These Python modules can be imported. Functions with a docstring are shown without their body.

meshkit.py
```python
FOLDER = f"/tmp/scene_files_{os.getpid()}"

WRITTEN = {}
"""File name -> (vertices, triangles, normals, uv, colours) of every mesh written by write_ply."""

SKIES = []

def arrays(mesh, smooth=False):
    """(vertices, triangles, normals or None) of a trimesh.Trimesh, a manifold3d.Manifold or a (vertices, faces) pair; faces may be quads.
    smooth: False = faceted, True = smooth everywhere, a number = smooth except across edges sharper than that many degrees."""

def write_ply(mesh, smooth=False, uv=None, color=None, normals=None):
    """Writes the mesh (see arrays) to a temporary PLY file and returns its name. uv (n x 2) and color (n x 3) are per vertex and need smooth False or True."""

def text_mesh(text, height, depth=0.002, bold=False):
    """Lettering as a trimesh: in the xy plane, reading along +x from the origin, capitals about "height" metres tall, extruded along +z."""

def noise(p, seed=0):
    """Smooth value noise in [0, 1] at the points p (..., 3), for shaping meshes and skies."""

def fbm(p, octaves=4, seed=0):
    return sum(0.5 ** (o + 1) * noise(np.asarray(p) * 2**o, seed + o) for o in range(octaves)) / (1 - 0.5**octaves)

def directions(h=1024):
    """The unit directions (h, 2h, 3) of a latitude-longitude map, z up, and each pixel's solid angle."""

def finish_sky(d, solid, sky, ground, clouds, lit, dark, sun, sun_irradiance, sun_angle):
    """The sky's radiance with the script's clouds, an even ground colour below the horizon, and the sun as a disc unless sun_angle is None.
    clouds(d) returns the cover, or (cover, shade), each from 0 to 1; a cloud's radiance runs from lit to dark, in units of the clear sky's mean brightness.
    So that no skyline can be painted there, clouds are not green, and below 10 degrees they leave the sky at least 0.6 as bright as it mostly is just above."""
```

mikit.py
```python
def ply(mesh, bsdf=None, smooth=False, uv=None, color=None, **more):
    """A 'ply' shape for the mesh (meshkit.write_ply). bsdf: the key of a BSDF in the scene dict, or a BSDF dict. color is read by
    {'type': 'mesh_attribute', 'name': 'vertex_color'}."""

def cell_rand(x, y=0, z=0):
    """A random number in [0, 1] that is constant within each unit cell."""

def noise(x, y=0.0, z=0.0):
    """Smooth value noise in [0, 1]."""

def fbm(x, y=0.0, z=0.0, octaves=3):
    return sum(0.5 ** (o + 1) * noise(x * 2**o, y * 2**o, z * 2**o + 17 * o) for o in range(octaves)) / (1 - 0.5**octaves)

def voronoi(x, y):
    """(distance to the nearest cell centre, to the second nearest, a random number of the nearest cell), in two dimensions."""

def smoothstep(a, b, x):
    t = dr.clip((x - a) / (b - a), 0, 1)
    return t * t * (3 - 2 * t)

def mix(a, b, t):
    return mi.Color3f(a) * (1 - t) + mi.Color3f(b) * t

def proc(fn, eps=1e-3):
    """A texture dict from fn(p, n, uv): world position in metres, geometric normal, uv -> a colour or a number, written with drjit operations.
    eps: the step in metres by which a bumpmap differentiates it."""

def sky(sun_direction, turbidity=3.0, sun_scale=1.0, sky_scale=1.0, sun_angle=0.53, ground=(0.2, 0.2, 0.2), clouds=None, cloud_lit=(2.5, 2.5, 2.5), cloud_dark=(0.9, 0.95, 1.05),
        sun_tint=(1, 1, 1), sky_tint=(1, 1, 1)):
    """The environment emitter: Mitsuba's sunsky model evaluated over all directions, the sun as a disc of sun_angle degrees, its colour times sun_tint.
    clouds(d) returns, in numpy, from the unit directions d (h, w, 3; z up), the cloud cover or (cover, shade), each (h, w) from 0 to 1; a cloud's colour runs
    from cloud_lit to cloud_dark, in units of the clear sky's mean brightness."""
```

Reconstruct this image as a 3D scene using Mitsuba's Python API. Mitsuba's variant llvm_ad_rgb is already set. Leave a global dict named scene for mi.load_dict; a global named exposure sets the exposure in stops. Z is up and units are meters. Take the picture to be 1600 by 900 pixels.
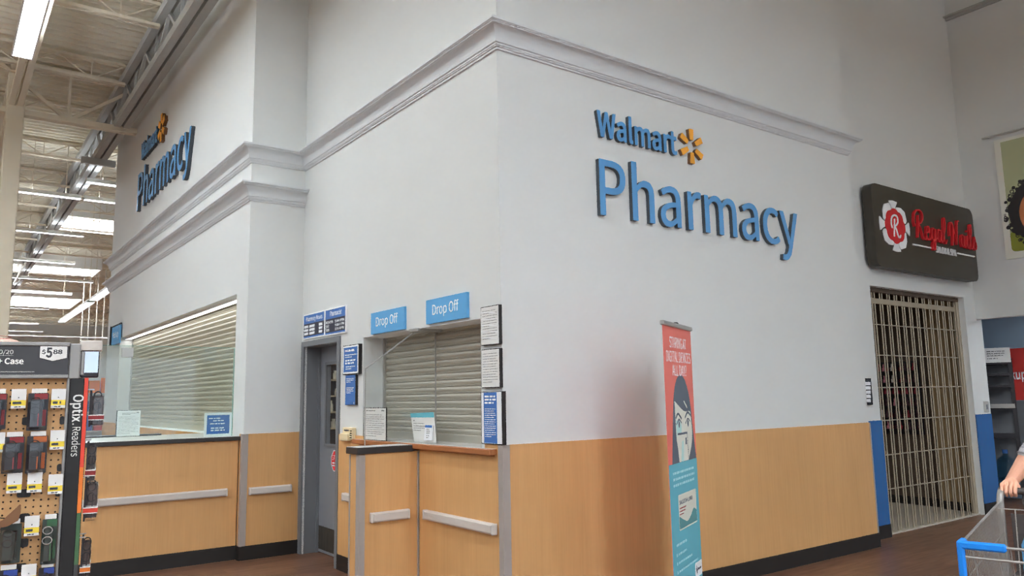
import math, random, glob
import numpy as np, trimesh, mitsuba as mi, mikit, meshkit
import manifold3d as m3
from shapely.geometry import Polygon, LineString, Point, MultiPolygon, box as sbox
from shapely.ops import unary_union
from shapely import affinity
from PIL import Image, ImageDraw, ImageFont
import drjit as dr

T = mi.ScalarTransform4f
random.seed(4); rng = np.random.default_rng(7)
scene, labels = {}, {}

# ------------------------------------------------------------------ camera
EYE = np.array([0, 0, 1.55]); YAW, PITCH, ROLL, FPX = 0.9356668, 0.13949, -0.0178494, 1216.0
_f = np.array([math.cos(YAW) * math.cos(PITCH), math.sin(YAW) * math.cos(PITCH), math.sin(PITCH)])
_r = np.array([math.sin(YAW), -math.cos(YAW), 0]); _u = np.cross(_r, _f)
_up = -math.sin(ROLL) * _r + math.cos(ROLL) * _u
scene['camera'] = {'type': 'perspective', 'fov': math.degrees(2 * math.atan(800 / FPX)), 'fov_axis': 'x', 'near_clip': 0.05, 'far_clip': 300.0,
                   'to_world': T().look_at(origin=EYE.tolist(), target=(EYE + _f).tolist(), up=_up.tolist())}
# ------------------------------------------------------------------ light levels
exposure = 1.8
LAMP = (6.3, 7.05, 7.8)        # ceiling strip lamps
UP = 1.3                       # share of lamp brightness that leaves through the slots in the fixture tops
SKYLIGHT = (5.0, 5.0, 5.0)    # daylight diffusers in the roof
COOL = (11.4, 12.9, 14.8)
DIM = (4.4, 4.95, 5.3)         # unseen row added to light the salon side        # COOL: cooler tubes behind the camera, one row added
DAY = (0.42, 0.48, 0.57)        # shop-front glazing behind the camera

# ------------------------------------------------------------------ helpers
def lin(*c):
    c = np.array(c, float) / 255
    return [float(x) for x in np.where(c <= 0.04045, c / 12.92, ((c + 0.055) / 1.055) ** 2.4)]

def mat(name, rgb, rough=0.5, metal=0.0, spec=0.5, **kw):
    col = rgb if isinstance(rgb, dict) else {'type': 'rgb', 'value': lin(*rgb)}
    scene[name] = {'type': 'twosided', 'b': {'type': 'principled', 'base_color': col, 'roughness': rough, 'metallic': metal, 'specular': spec, **kw}}
    return name

counts = {}
def numbered(k):
    n = counts.get(k, 0); counts[k] = n + 1
    return k if n == 0 else f'{k}_{n:03d}'

def thing(name, label, cat, group=None, kind=None):
    k = numbered(name); labels[k] = {'label': label, 'category': cat}
    if group: labels[k]['group'] = group
    if kind: labels[k]['kind'] = kind
    return k

def put(key, mesh, m, smooth=False, **kw):
    scene[key] = mikit.ply(mesh, m, smooth=smooth, **kw); return key

def part(parent, name, mesh, m, smooth=False, label=None, kind=None, **kw):
    k = numbered(parent + '__' + name); put(k, mesh, m, smooth, **kw)
    if label or kind: labels[k] = {a: b for a, b in (('label', label), ('kind', kind)) if b}
    return k

def solo(name, mesh, m, label, cat, group=None, smooth=False, kind=None, **kw):
    k = thing(name, label, cat, group, kind); put(k, mesh, m, smooth, **kw); return k

def struct(name, mesh, m, label, smooth=False, cat=None, **kw):
    k = numbered(name); put(k, mesh, m, smooth, **kw)
    labels[k] = {'kind': 'structure', 'label': label, 'category': cat or name.split('_')[0]}
    return k

def cat_(ms): return trimesh.util.concatenate(list(ms))

def bx(a, b, c, d, e, f):
    m = trimesh.creation.box((abs(b - a), abs(d - c), abs(f - e))); m.apply_translation(((a + b) / 2, (c + d) / 2, (e + f) / 2)); return m

def rbx(a, b, c, d, e, f, r=0.006):
    """box with chamfered edges"""
    lo, hi = np.minimum([a, c, e], [b, d, f]), np.maximum([a, c, e], [b, d, f]); r = min(r, *(0.45 * (hi - lo)))
    pts = []
    for sx in (0, 1):
        for sy in (0, 1):
            for sz in (0, 1):
                p = np.where([sx, sy, sz], hi, lo); s = np.where([sx, sy, sz], -1, 1)
                for k in range(3):
                    q = p + s * r; q[k] = p[k]; pts.append(q)
    return trimesh.convex.convex_hull(np.array(pts))

def xf(m, M):
    m = m.copy(); m.apply_transform(M); return m

def frame(o, u, v=(0, 0, 1)):
    u = np.array(u, float); u /= np.linalg.norm(u); v = np.array(v, float); n = np.cross(u, v)
    M = np.eye(4); M[:3, 0], M[:3, 1], M[:3, 2], M[:3, 3] = u, v, n, o; return M

FX = lambda x, y, z: frame((x, y, z), (0, -1, 0))     # on a wall that faces -X: local x runs towards the camera
FY = lambda x, y, z: frame((x, y, z), (1, 0, 0))      # on a wall that faces -Y

def extr(g, d, z=0.0):
    gs = [p for p in getattr(g, 'geoms', [g]) if p.area > 1e-10]
    m = cat_([trimesh.creation.extrude_polygon(p, d, engine='earcut') for p in gs]); m.apply_translation((0, 0, z)); return m

def rrect(x0_, y0_, x1_, y1_, r):
    return sbox(x0_ + r, y0_ + r, x1_ - r, y1_ - r).buffer(r, quad_segs=6) if r > 0 else sbox(x0_, y0_, x1_, y1_)

def tube(pts, r, n=8, closed=False):
    pts = np.array(pts, float); out = []
    t = np.gradient(pts, axis=0) if len(pts) > 2 else np.repeat((pts[1] - pts[0])[None], 2, 0)
    if closed: t = np.roll(pts, -1, 0) - np.roll(pts, 1, 0)
    t /= np.linalg.norm(t, axis=1, keepdims=True) + 1e-12
    a = np.cross(t[0], [0, 0, 1.0] if abs(t[0][2]) < 0.9 else [1.0, 0, 0]); ring = []
    for i in range(len(pts)):
        a = a - t[i] * (a @ t[i]); a /= np.linalg.norm(a); b = np.cross(t[i], a)
        ang = np.arange(n) * 2 * np.pi / n
        rr = r[i] if np.ndim(r) else r
        ring.append(pts[i] + rr * (np.cos(ang)[:, None] * a + np.sin(ang)[:, None] * b))
    v = np.vstack(ring); L = len(pts); f = []
    for i in range(L if closed else L - 1):
        j = (i + 1) % L
        for k in range(n):
            q = (k + 1) % n; f += [[i * n + k, i * n + q, j * n + q], [i * n + k, j * n + q, j * n + k]]
    if not closed:
        f += [[0, k + 1, k] for k in range(1, n - 1)] + [[(L - 1) * n, (L - 1) * n + k, (L - 1) * n + k + 1] for k in range(1, n - 1)]
    return trimesh.Trimesh(v, f, process=False)

_fonts = {}
def font(name, px):
    if (name, px) not in _fonts:
        fs = glob.glob(f'/opt/blender-*/*/datafiles/fonts/{name}.woff2') or glob.glob('/opt/blender-*/*/datafiles/fonts/Inter.woff2')
        _fonts[name, px] = ImageFont.truetype(fs[0], px)
    return _fonts[name, px]

def glyphs(text, px=72, name='Noto Sans CJK Regular', grow=0.0):
    """outline of the text with capitals 1 tall, starting at x = 0 on the baseline"""
    f = font(name, px); x0_, y0_, x1_, y1_ = f.getbbox(text, anchor='ls'); hb = f.getbbox('H', anchor='ls'); cap = hb[3] - hb[1]
    im = Image.new('L', (x1_ - x0_ + 8, y1_ - y0_ + 8)); ImageDraw.Draw(im).text((4 - x0_, 4 - y0_), text, 255, f, anchor='ls')
    on = np.pad(np.asarray(im) > 127, ((0, 0), (1, 1))).astype(np.int8); d = np.diff(on, axis=1)
    rows, s = np.nonzero(d == 1); e = np.nonzero(d == -1)[1]
    from shapely import box as vbox
    g = unary_union(vbox(s, -rows - 1, e, -rows)).buffer(0.8).buffer(-0.8).simplify(0.75)
    g = affinity.affine_transform(g, [1 / cap, 0, 0, 1 / cap, 0, (4 - y0_) / cap])
    if grow: g = g.buffer(grow, join_style='mitre', mitre_limit=2)
    b = g.bounds
    return affinity.translate(g, -b[0], 0)

def text_in(text, x0_, x1_, base, cap, px=64, grow=0.0, name='Noto Sans CJK Regular'):
    g = glyphs(text, px, name, grow); w = g.bounds[2]
    return affinity.translate(affinity.scale(g, (x1_ - x0_) / w, cap, origin=(0, 0)), x0_, base)

def wordbars(x0_, x1_, y, h, seed, wmin=0.6, wmax=2.6, gap=0.8, fill=1.0):
    """a line of print too small to read: one small bar per word"""
    r = random.Random(seed); x = x0_; out = []; end = x0_ + (x1_ - x0_) * fill
    while x < end - h * 0.5:
        w = min(r.uniform(wmin, wmax) * h * 1.6, end - x); out.append(sbox(x, y, x + w, y + h)); x += w + gap * h
    return out

def lines_of(x0_, x1_, ys, h, seed, last=0.6):
    o = []
    for i, y in enumerate(ys): o += wordbars(x0_, x1_, y, h, seed * 31 + i, fill=last if i == len(ys) - 1 else 1 - 0.12 * ((i * 7 + seed) % 3 == 0))
    return MultiPolygon(o)

def cr(pts, n=10):
    """smooth curve through the points"""
    p = np.array(pts, float); p = np.vstack([2 * p[0] - p[1], p, 2 * p[-1] - p[-2]]); out = []
    for i in range(1, len(p) - 2):
        for u in np.linspace(0, 1, n, endpoint=False):
            out.append(0.5 * (2 * p[i] + (p[i + 1] - p[i - 1]) * u + (2 * p[i - 1] - 5 * p[i] + 4 * p[i + 1] - p[i + 2]) * u * u + (-p[i - 1] + 3 * p[i] - 3 * p[i + 1] + p[i + 2]) * u ** 3))
    return LineString(out + [p[-2]])

# ------------------------------------------------------------------ materials
def f_wood(p, n, uv):
    a = p.x * 0.83 + p.y * 0.79
    g = mikit.fbm(a * 34, p.z * 1.6, 3.0) * 0.5 + mikit.fbm(a * 110, p.z * 4.0, 9.0) * 0.5
    blot = mikit.fbm(a * 2.6, p.z * 1.5, 5.0)
    c = mikit.mix(lin(199, 150, 98), lin(212, 165, 112), g)
    return c * (0.93 + 0.13 * blot)
mat('maple', mikit.proc(f_wood), 0.42, 0, 0.4)
def f_floor(p, n, uv):
    row = dr.floor(p.y / 0.18)
    col = dr.floor((p.x + mikit.cell_rand(row, 3) * 1.2) / 1.2)
    tone = mikit.cell_rand(col, row)
    g = mikit.fbm(p.x * 5, p.y * 42, 1.0)
    b = mikit.fbm(p.x * 1.3, p.y * 1.3, 4.0)
    return mikit.mix(lin(76, 53, 41), lin(116, 83, 65), dr.clip(0.25 * tone + 0.45 * g + 0.35 * b, 0, 1))
mat('floor_vinyl', mikit.proc(f_floor), 0.38, 0, 0.5)
def f_peg(p, n, uv):
    u, v = uv.x / 0.0254, uv.y / 0.0254
    du, dv = u - dr.floor(u) - 0.5, v - dr.floor(v) - 0.5
    hole = mikit.smoothstep(0.155, 0.125, dr.sqrt(du * du + dv * dv))
    base = mikit.mix(lin(176, 134, 92), lin(190, 150, 106), mikit.fbm(uv.x * 40, uv.y * 40, 2.0))
    return mikit.mix(base, lin(38, 28, 24), hole)
mat('pegboard', mikit.proc(f_peg), 0.6, 0, 0.3)
def f_door(p, n, uv):
    return mikit.mix(lin(60, 56, 50), lin(74, 69, 62), mikit.fbm(p.y * 30, p.z * 6, 2.0))
mat('kick_metal', mikit.proc(f_door), 0.4, 0.3, 0.5)

mat('paint', (214, 216, 214), 0.62, 0, 0.25)
mat('crown_paint', (208, 211, 212), 0.5, 0, 0.35)
mat('black_base', (34, 31, 30), 0.45, 0, 0.4)
mat('black_plastic', (26, 25, 26), 0.4)
mat('grey_guard', (156, 146, 140), 0.5)
mat('rail_grey', (196, 188, 180), 0.45)
mat('door_grey', (108, 110, 114), 0.45)
mat('door_leaf', (122, 125, 131), 0.45)
mat('counter_black', (44, 42, 43), 0.35)
mat('counter_top', (188, 184, 180), 0.35)
mat('sill_wood', (158, 98, 58), 0.4)
mat('shutter', (172, 167, 148), 0.36, 0.15, 0.5)
mat('shutter_silver', (176, 172, 160), 0.34, 0.25, 0.5)
mat('sign_blue', (92, 164, 214), 0.4)
mat('sign_blue_side', (66, 104, 140), 0.5)
mat('letter_blue', (84, 148, 200), 0.32, 0, 0.7)
mat('letter_edge', (58, 66, 74), 0.5)
mat('spark_yellow', (238, 168, 60), 0.45)
mat('spark_edge', (110, 74, 44), 0.5)
mat('white_print', (236, 238, 240), 0.5)
mat('paper', (222, 222, 218), 0.6)
mat('paper_text', (120, 120, 118), 0.6)
mat('dark_blue', (58, 104, 170), 0.45)
mat('mid_blue', (72, 128, 196), 0.45)
mat('hours_dark', (44, 42, 58), 0.5)
mat('wainscot_blue', (42, 92, 150), 0.42)
mat('salon_slab', (54, 49, 42), 0.45)
mat('red_sign', (198, 34, 42), 0.45)
mat('banner_coral', (216, 112, 100), 0.55)
mat('banner_teal', (96, 172, 188), 0.55)
mat('banner_pale', (214, 214, 202), 0.55)
mat('banner_mint', (176, 212, 208), 0.55); mat('banner_deep', (84, 142, 146), 0.55); mat('banner_print', (168, 214, 222), 0.55)
mat('banner_hair', (84, 92, 104), 0.55)
mat('aluminium', (178, 176, 172), 0.35, 0.6)
mat('chrome', (200, 198, 196), 0.22, 0.9)
mat('beige', (226, 208, 168), 0.5)
mat('deck', (228, 221, 203), 0.7, 0, 0.2)
mat('steel_white', (222, 212, 192), 0.55, 0, 0.3)
mat('steel_grey', (172, 172, 168), 0.55, 0, 0.3)
mat('lamp_housing', (235, 235, 230), 0.5)
mat('gate_tan', (168, 156, 136), 0.42, 0.3)
mat('tan_wall', (150, 126, 92), 0.6)
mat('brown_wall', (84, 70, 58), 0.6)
mat('salon_tile', (190, 182, 168), 0.35)
mat('desk_wood', (190, 140, 108), 0.45)
mat('recess_paint', (150, 172, 190), 0.6)
mat('rack_dark', (48, 46, 50), 0.4, 0.3)
mat('poster_red', (200, 64, 58), 0.5)
mat('rack_grey', (150, 148, 146), 0.4, 0.3)
mat('header_dark', (58, 58, 62), 0.45)
mat('price_white', (226, 224, 220), 0.5)
mat('tag_yellow', (232, 204, 66), 0.5)
mat('case_black', (40, 38, 42), 0.25)
mat('case_green', (44, 54, 50), 0.3)
mat('card_red', (128, 36, 40), 0.5)
mat('card_orange', (172, 88, 40), 0.5)
mat('pack_dim', (74, 62, 60), 0.35)
mat('card_green', (46, 92, 60), 0.5)
mat('card_blue', (44, 66, 140), 0.5)
mat('strip_red', (214, 66, 48), 0.45)
mat('strip_orange', (226, 120, 44), 0.45)
mat('strip_green', (62, 96, 64), 0.45)
mat('brown_lens', (120, 84, 58), 0.25)
mat('pink_bag', (226, 176, 158), 0.6)
mat('cart_grey', (152, 148, 144), 0.35, 0.5)
mat('cart_blue', (24, 128, 222), 0.35)
mat('cart_dark', (66, 60, 58), 0.5)
mat('skin', (222, 164, 136), 0.5, 0, 0.4)
mat('shirt', (172, 170, 172), 0.8)
mat('shirt_dark', (140, 138, 142), 0.8)
mat('trousers', (46, 48, 58), 0.8)
mat('hair', (52, 38, 30), 0.6)
mat('shoe', (40, 38, 40), 0.5)
mat('eye_white', (235, 232, 226), 0.3)
mat('lips', (176, 96, 88), 0.5)
mat('poster_white', (226, 226, 214), 0.5)
mat('poster_hair', (34, 30, 32), 0.6)
mat('poster_skin', (188, 118, 76), 0.55)
mat('poster_sage', (176, 180, 142), 0.55)
mat('poster_olive', (128, 134, 48), 0.55)
mat('far_wall', (214, 214, 210), 0.6)
mat('stop_red', (206, 40, 46), 0.45)
mat('bottle_white', (224, 222, 212), 0.4)
mat('shelf_beige', (190, 176, 150), 0.5)
mat('polish_red', (128, 34, 44), 0.3); mat('polish_pink', (190, 120, 130), 0.3); mat('polish_dark', (60, 34, 40), 0.3)
mat('amber', (150, 90, 44), 0.4)
scene['mirror'] = {'type': 'roughconductor', 'material': 'Al', 'alpha': 0.03, 'specular_reflectance': {'type': 'rgb', 'value': [0.82, 0.88, 0.95]}}
scene['green_glass'] = {'type': 'thindielectric', 'int_ior': 1.5, 'specular_transmittance': {'type': 'rgb', 'value': [0.84, 0.93, 0.90]}}
scene['clear_glass'] = {'type': 'thindielectric', 'int_ior': 1.45, 'specular_transmittance': {'type': 'rgb', 'value': [0.93, 0.95, 0.94]}}
mat('glass_edge', (120, 168, 156), 0.2)
scene['water_blue'] = {'type': 'thindielectric', 'int_ior': 1.4, 'specular_transmittance': {'type': 'rgb', 'value': [0.38, 0.58, 0.68]}, 'specular_reflectance': {'type': 'rgb', 'value': [0.8, 0.9, 1.0]}}
scene['clam'] = {'type': 'thindielectric', 'int_ior': 1.45}

# ------------------------------------------------------------------ plan of the place (metres; x right-away, y left-away)
x0, x1, x2 = 3.126, 2.534, 7.741
y0, y1, y2, y3 = 4.376, 8.05, 16.308, 4.574
ZW, ZB, ZD = 1.23, 0.135, 7.2
XR = 10.9

# floor and ceiling
struct('floor', bx(-22, 14, -18, 64, -0.2, 0), 'floor_vinyl', 'dark brown plank-look floor of the store')
def deck():
    ys = []; P = []
    y, k = -18.0, 0
    pitch = 0.2
    while y < 64:
        P += [(y, 0.0), (y + 0.05, 0.0), (y + 0.075, 0.07), (y + 0.175, 0.07), (y + 0.2, 0.0)][:4]; y += pitch
    P.append((y, 0.0)); P = np.array(P); n = len(P)
    v = np.vstack([np.c_[np.full(n, x), P[:, 0], ZD + P[:, 1]] for x in (-22, 12)])
    i = np.arange(n - 1); f = np.vstack([np.c_[i, i + 1, i + n + 1], np.c_[i, i + n + 1, i + n]])
    return trimesh.Trimesh(v, f[:, ::-1], process=False)
struct('ceiling', trimesh.util.concatenate([deck(), bx(-22, 14, -18, 64, ZD + 0.1, ZD + 0.2)]), 'deck', 'tan corrugated metal roof deck')

# pharmacy walls
W = 0.25
struct('wall_front', bx(x0, x2, y0, y0 + 0.22, 0, ZD), 'paint', 'pale grey front wall carrying the large blue lettering')
DOY0, DOY1, DOZ0, DOZ1 = 4.63, 6.548, 1.2, 2.125
DRY0, DRY1, DRZ = 7.10, 7.955, 2.115
struct('wall_side', cat_([bx(x0, x0 + W, y0 + 0.22, y1 + 0.2, DRZ, ZD), bx(x0, x0 + W, y0 + 0.22, DOY0, 0, DRZ), bx(x0, x0 + W, DOY1, DRY0, 0, DRZ),
                          bx(x0, x0 + W, DRY1, y1 + 0.2, 0, DRZ), bx(x0, x0 + W, DOY0, DOY1, 0, DOZ0)]), 'paint', 'pale grey wall with the drop off window and grey door')
struct('wall_return', bx(x1, x0, y1, y1 + 0.2, 0, ZD), 'paint', 'narrow pale grey wall between the long shuttered wall and the door')
LOY0, LOY1, LOZ0, LOZ1 = 8.42, 15.03, 1.2, 2.70
struct('wall_left', cat_([bx(x1, x1 + W, y1 + 0.2, y2 - 0.2, LOZ1, ZD), bx(x1, x1 + W, y1 + 0.2, LOY0, 0, LOZ1), bx(x1, x1 + W, LOY1, y2 - 0.2, 0, LOZ1), bx(x1, x1 + W, LOY0, LOY1, 0, LOZ0)]),
       'paint', 'long pale grey wall with the wide roller shutter')
struct('wall_back', bx(x1, 12, y2 - 0.2, y2, 0, ZD), 'paint', 'pale grey wall closing the far side of the pharmacy')
# salon wall and right wall
SOX0, SOX1, SOZ = 8.345, 10.60, 2.72
XE = 11.05
struct('wall_salon', cat_([bx(x2, XE, y3, y3 + 0.15, SOZ, ZD), bx(x2, SOX0, y3, y3 + 0.15, 0, SOZ), bx(SOX1, XE - 0.0, y3, y3 + 0.15, 0, SOZ)]), 'paint', 'grey wall round the gated salon opening')
HZ = 2.455
struct('wall_right', cat_([bx(XR, XE, -18, y3, HZ, ZD), bx(XR, XE, -18, 0.6, 0, HZ)]), 'paint', 'grey wall on the right above the open alcove')
struct('trim_3', cat_([bx(XR - 0.03, XR, -18, y3, 6.58, 6.61), bx(XR - 0.09, XR, -18, y3, 6.61, 6.63)]), 'steel_grey', 'thin ledger angle high on the right wall')
# alcove
struct('wall_alcove', cat_([bx(12.5, 12.6, -1, 5.8, 0, 2.8), bx(XE, 12.5, 5.7, 5.8, 0, 2.8), bx(XE, 12.5, -1.1, -1.0, 0, 2.8), bx(XE - 0.15, XE, y3 + 0.15, 5.8, 0, 2.9)]), 'recess_paint', 'blue grey walls of the alcove on the right')
struct('ceiling_alcove', bx(XE, 12.6, -1.1, 5.8, 2.8, 2.9), 'paint', 'low ceiling of the alcove')
# store shell
struct('wall_store_end', bx(-22, 14, 62, 62.2, 0, ZD), 'far_wall', 'pale far end wall of the store')
struct('wall_store_side', bx(-22.2, -22, -18, 64, 0, ZD), 'far_wall', 'pale far side wall of the store')
struct('wall_store_right', bx(12, 12.2, y2, 62, 0, ZD), 'far_wall', 'pale wall beyond the pharmacy')
struct('wall_entrance', cat_([bx(-22, 14, -18.2, -18, 3.4, ZD), bx(-22, -12, -18.2, -18, 0, 3.4), bx(9, 14, -18.2, -18, 0, 3.4)]), 'far_wall', 'entrance wall behind the photographer')
k = struct('window_1', bx(-12, 9, -18.12, -18.08, 0.3, 3.4), 'clear_glass', 'shop front glazing of the entrance')
kk = numbered('window_1__daylight'); scene[kk] = {'type': 'rectangle', 'to_world': T().translate([-1.5, -18.2, 1.85]).rotate([1, 0, 0], -90).scale([10.5, 1.55, 1]),
                                                  'emitter': {'type': 'area', 'radiance': {'type': 'rgb', 'value': list(DAY)}}}
struct('wall_entrance_sill', bx(-12, 9, -18.2, -18, 0, 0.3), 'far_wall', 'low sill under the shop front glazing')

# wainscot, corner guards, black bases
t = 0.012
def wains(parent, boxes, m='maple'):
    for b in boxes: part(parent, 'wainscot', bx(*b), m)
wains('wall_front', [(x0 + 0.04, x2, y0 - t, y0, ZB, ZW)])
wains('wall_side', [(x0 - t, x0, y0 + 0.03, 5.50, ZB, 1.172), (x0 - t, x0, y0 + 0.03, DOY0 - 0.05, 1.172, ZW), (x0 - t, x0, 5.70, DRY0 - 0.055, ZB, 1.172), (x0 - t, x0, 6.44, DRY0 - 0.055, 1.172, ZW)])
wains('wall_return', [(x1 + 0.04, x0 - 0.002, y1 - t, y1, ZB, ZW)])
wains('wall_left', [(x1 - t, x1, y1 + 0.03, 8.15, ZB, ZW), (x1 - t, x1, LOY1, y2, ZB, ZW), (x1 - t, x1, 9.5, LOY1, ZB, ZW - 0.03)])
wains('wall_salon', [(x2, SOX0, y3 - t, y3, ZB, ZW), (SOX1, XE - 0.02, y3 - t, y3, ZB, ZW)], 'wainscot_blue')
part('wall_salon', 'wainscot', bx(XE, XE + t, y3, y3 + 0.15, ZB, ZW), 'wainscot_blue')
part('wall_salon', 'wainscot', trimesh.util.concatenate([xf(trimesh.creation.cylinder(0.032, ZW - ZB, sections=20), trimesh.transformations.translation_matrix((XE - 0.02, y3 + 0.02, (ZW + ZB) / 2)))]), 'wainscot_blue', smooth=40)
g = 0.02
part('wall_front', 'corner_guard', cat_([bx(x0 - g, x0 + 0.042, y0 - g, y0, ZB, ZW), bx(x0 - g, x0, y0, y0 + 0.034, ZB, ZW)]), 'grey_guard')
part('wall_return', 'corner_guard', cat_([bx(x1 - g, x1 + 0.042, y1 - g, y1, ZB, ZW), bx(x1 - g, x1, y1, y1 + 0.034, ZB, ZW)]), 'grey_guard')
part('wall_front', 'edge_trim', bx(x2 - 0.012, x2 + 0.008, y0 - 0.016, y0 + 0.02, ZB, ZW), 'grey_guard')
part('wall_return', 'edge_trim', bx(x0 - 0.018, x0 - 0.003, y1 - 0.016, y1 - 0.001, ZB, ZW), 'grey_guard')
struct('baseboard_front', bx(x0 - 0.022, x2 + 0.012, y0 - 0.022, y0, 0, ZB), 'black_base', 'black base along the front wall')
struct('baseboard_side', cat_([bx(x0 - 0.022, x0, y0, 5.52, 0, ZB), bx(x0 - 0.022, x0, 5.70, DRY0 - 0.06, 0, ZB)]), 'black_base', 'black base below the drop off window')
struct('baseboard_return', bx(x1 - 0.022, x0 - 0.003, y1 - 0.022, y1, 0, ZB), 'black_base', 'black base beside the grey door')
struct('baseboard_left', cat_([bx(x1 - 0.022, x1, y1, 8.14, 0, ZB), bx(x1 - 0.022, x1, 9.5, y2, 0, ZB)]), 'black_base', 'black base along the shuttered wall')
struct('baseboard_salon', cat_([bx(x2 + 0.01, SOX0, y3 - 0.02, y3, 0, ZB), bx(SOX1, XE + 0.02, y3 - 0.02, y3, 0, ZB), bx(XE, XE + 0.02, y3, y3 + 0.15, 0, ZB)]), 'black_base', 'black base either side of the salon gate')

# crown mouldings
PR, HC = 0.127, 0.182
prof = [(0, 0), (0.014, 0), (0.014, 0.014), (0.024, 0.017), (0.024, 0.025), (0.030, 0.027), (0.030, 0.040), (0.040, 0.044), (0.040, 0.050)]
prof += [(0.110 - 0.068 * math.cos(a), 0.052 + 0.096 * math.sin(a)) for a in np.linspace(0.1, math.pi / 2, 14)]
prof += [(0.110, 0.156), (0.119, 0.158), (0.119, 0.163), (PR, 0.165), (PR, HC), (0, HC)]
def crown(path, z):
    path = np.array(path, float); d = np.diff(path, axis=0); d /= np.linalg.norm(d, axis=1, keepdims=True); nr = np.c_[d[:, 1], -d[:, 0]]
    off = [nr[0]] + [(nr[i] + nr[i + 1]) / (1 + nr[i] @ nr[i + 1]) for i in range(len(nr) - 1)] + [nr[-1]]
    n = len(prof); v = np.vstack([[(*(p + o * q), z + h) for q, h in prof] for p, o in zip(path, off)]); f = []
    for i in range(len(path) - 1):
        for k in range(n):
            q = (k + 1) % n; f += [[i * n + k, (i + 1) * n + k, (i + 1) * n + q], [i * n + k, (i + 1) * n + q, i * n + q]]
    for i, s in ((0, 1), (len(path) - 1, -1)):
        tri = trimesh.creation.triangulate_polygon(Polygon(prof), engine='earcut')[1]
        f += [[i * n + a for a in (t_ if s > 0 else t_[::-1])] for t_ in tri]
    m = trimesh.Trimesh(v, f, process=False); m.fix_normals(); return m
ZC, ZL = 4.062, 3.650
struct('trim_1', crown([(x1 + 4, y2), (x1, y2), (x1, y1), (x0, y1), (x0, y0), (x2, y0), (x2, y3)], ZC), 'crown_paint', 'upper crown moulding running round the pharmacy walls', smooth=False)
struct('trim_2', crown([(x1 + 4, y2), (x1, y2), (x1, y1), (x0, y1)], ZL), 'crown_paint', 'lower crown moulding on the shuttered wall', smooth=False)

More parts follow.
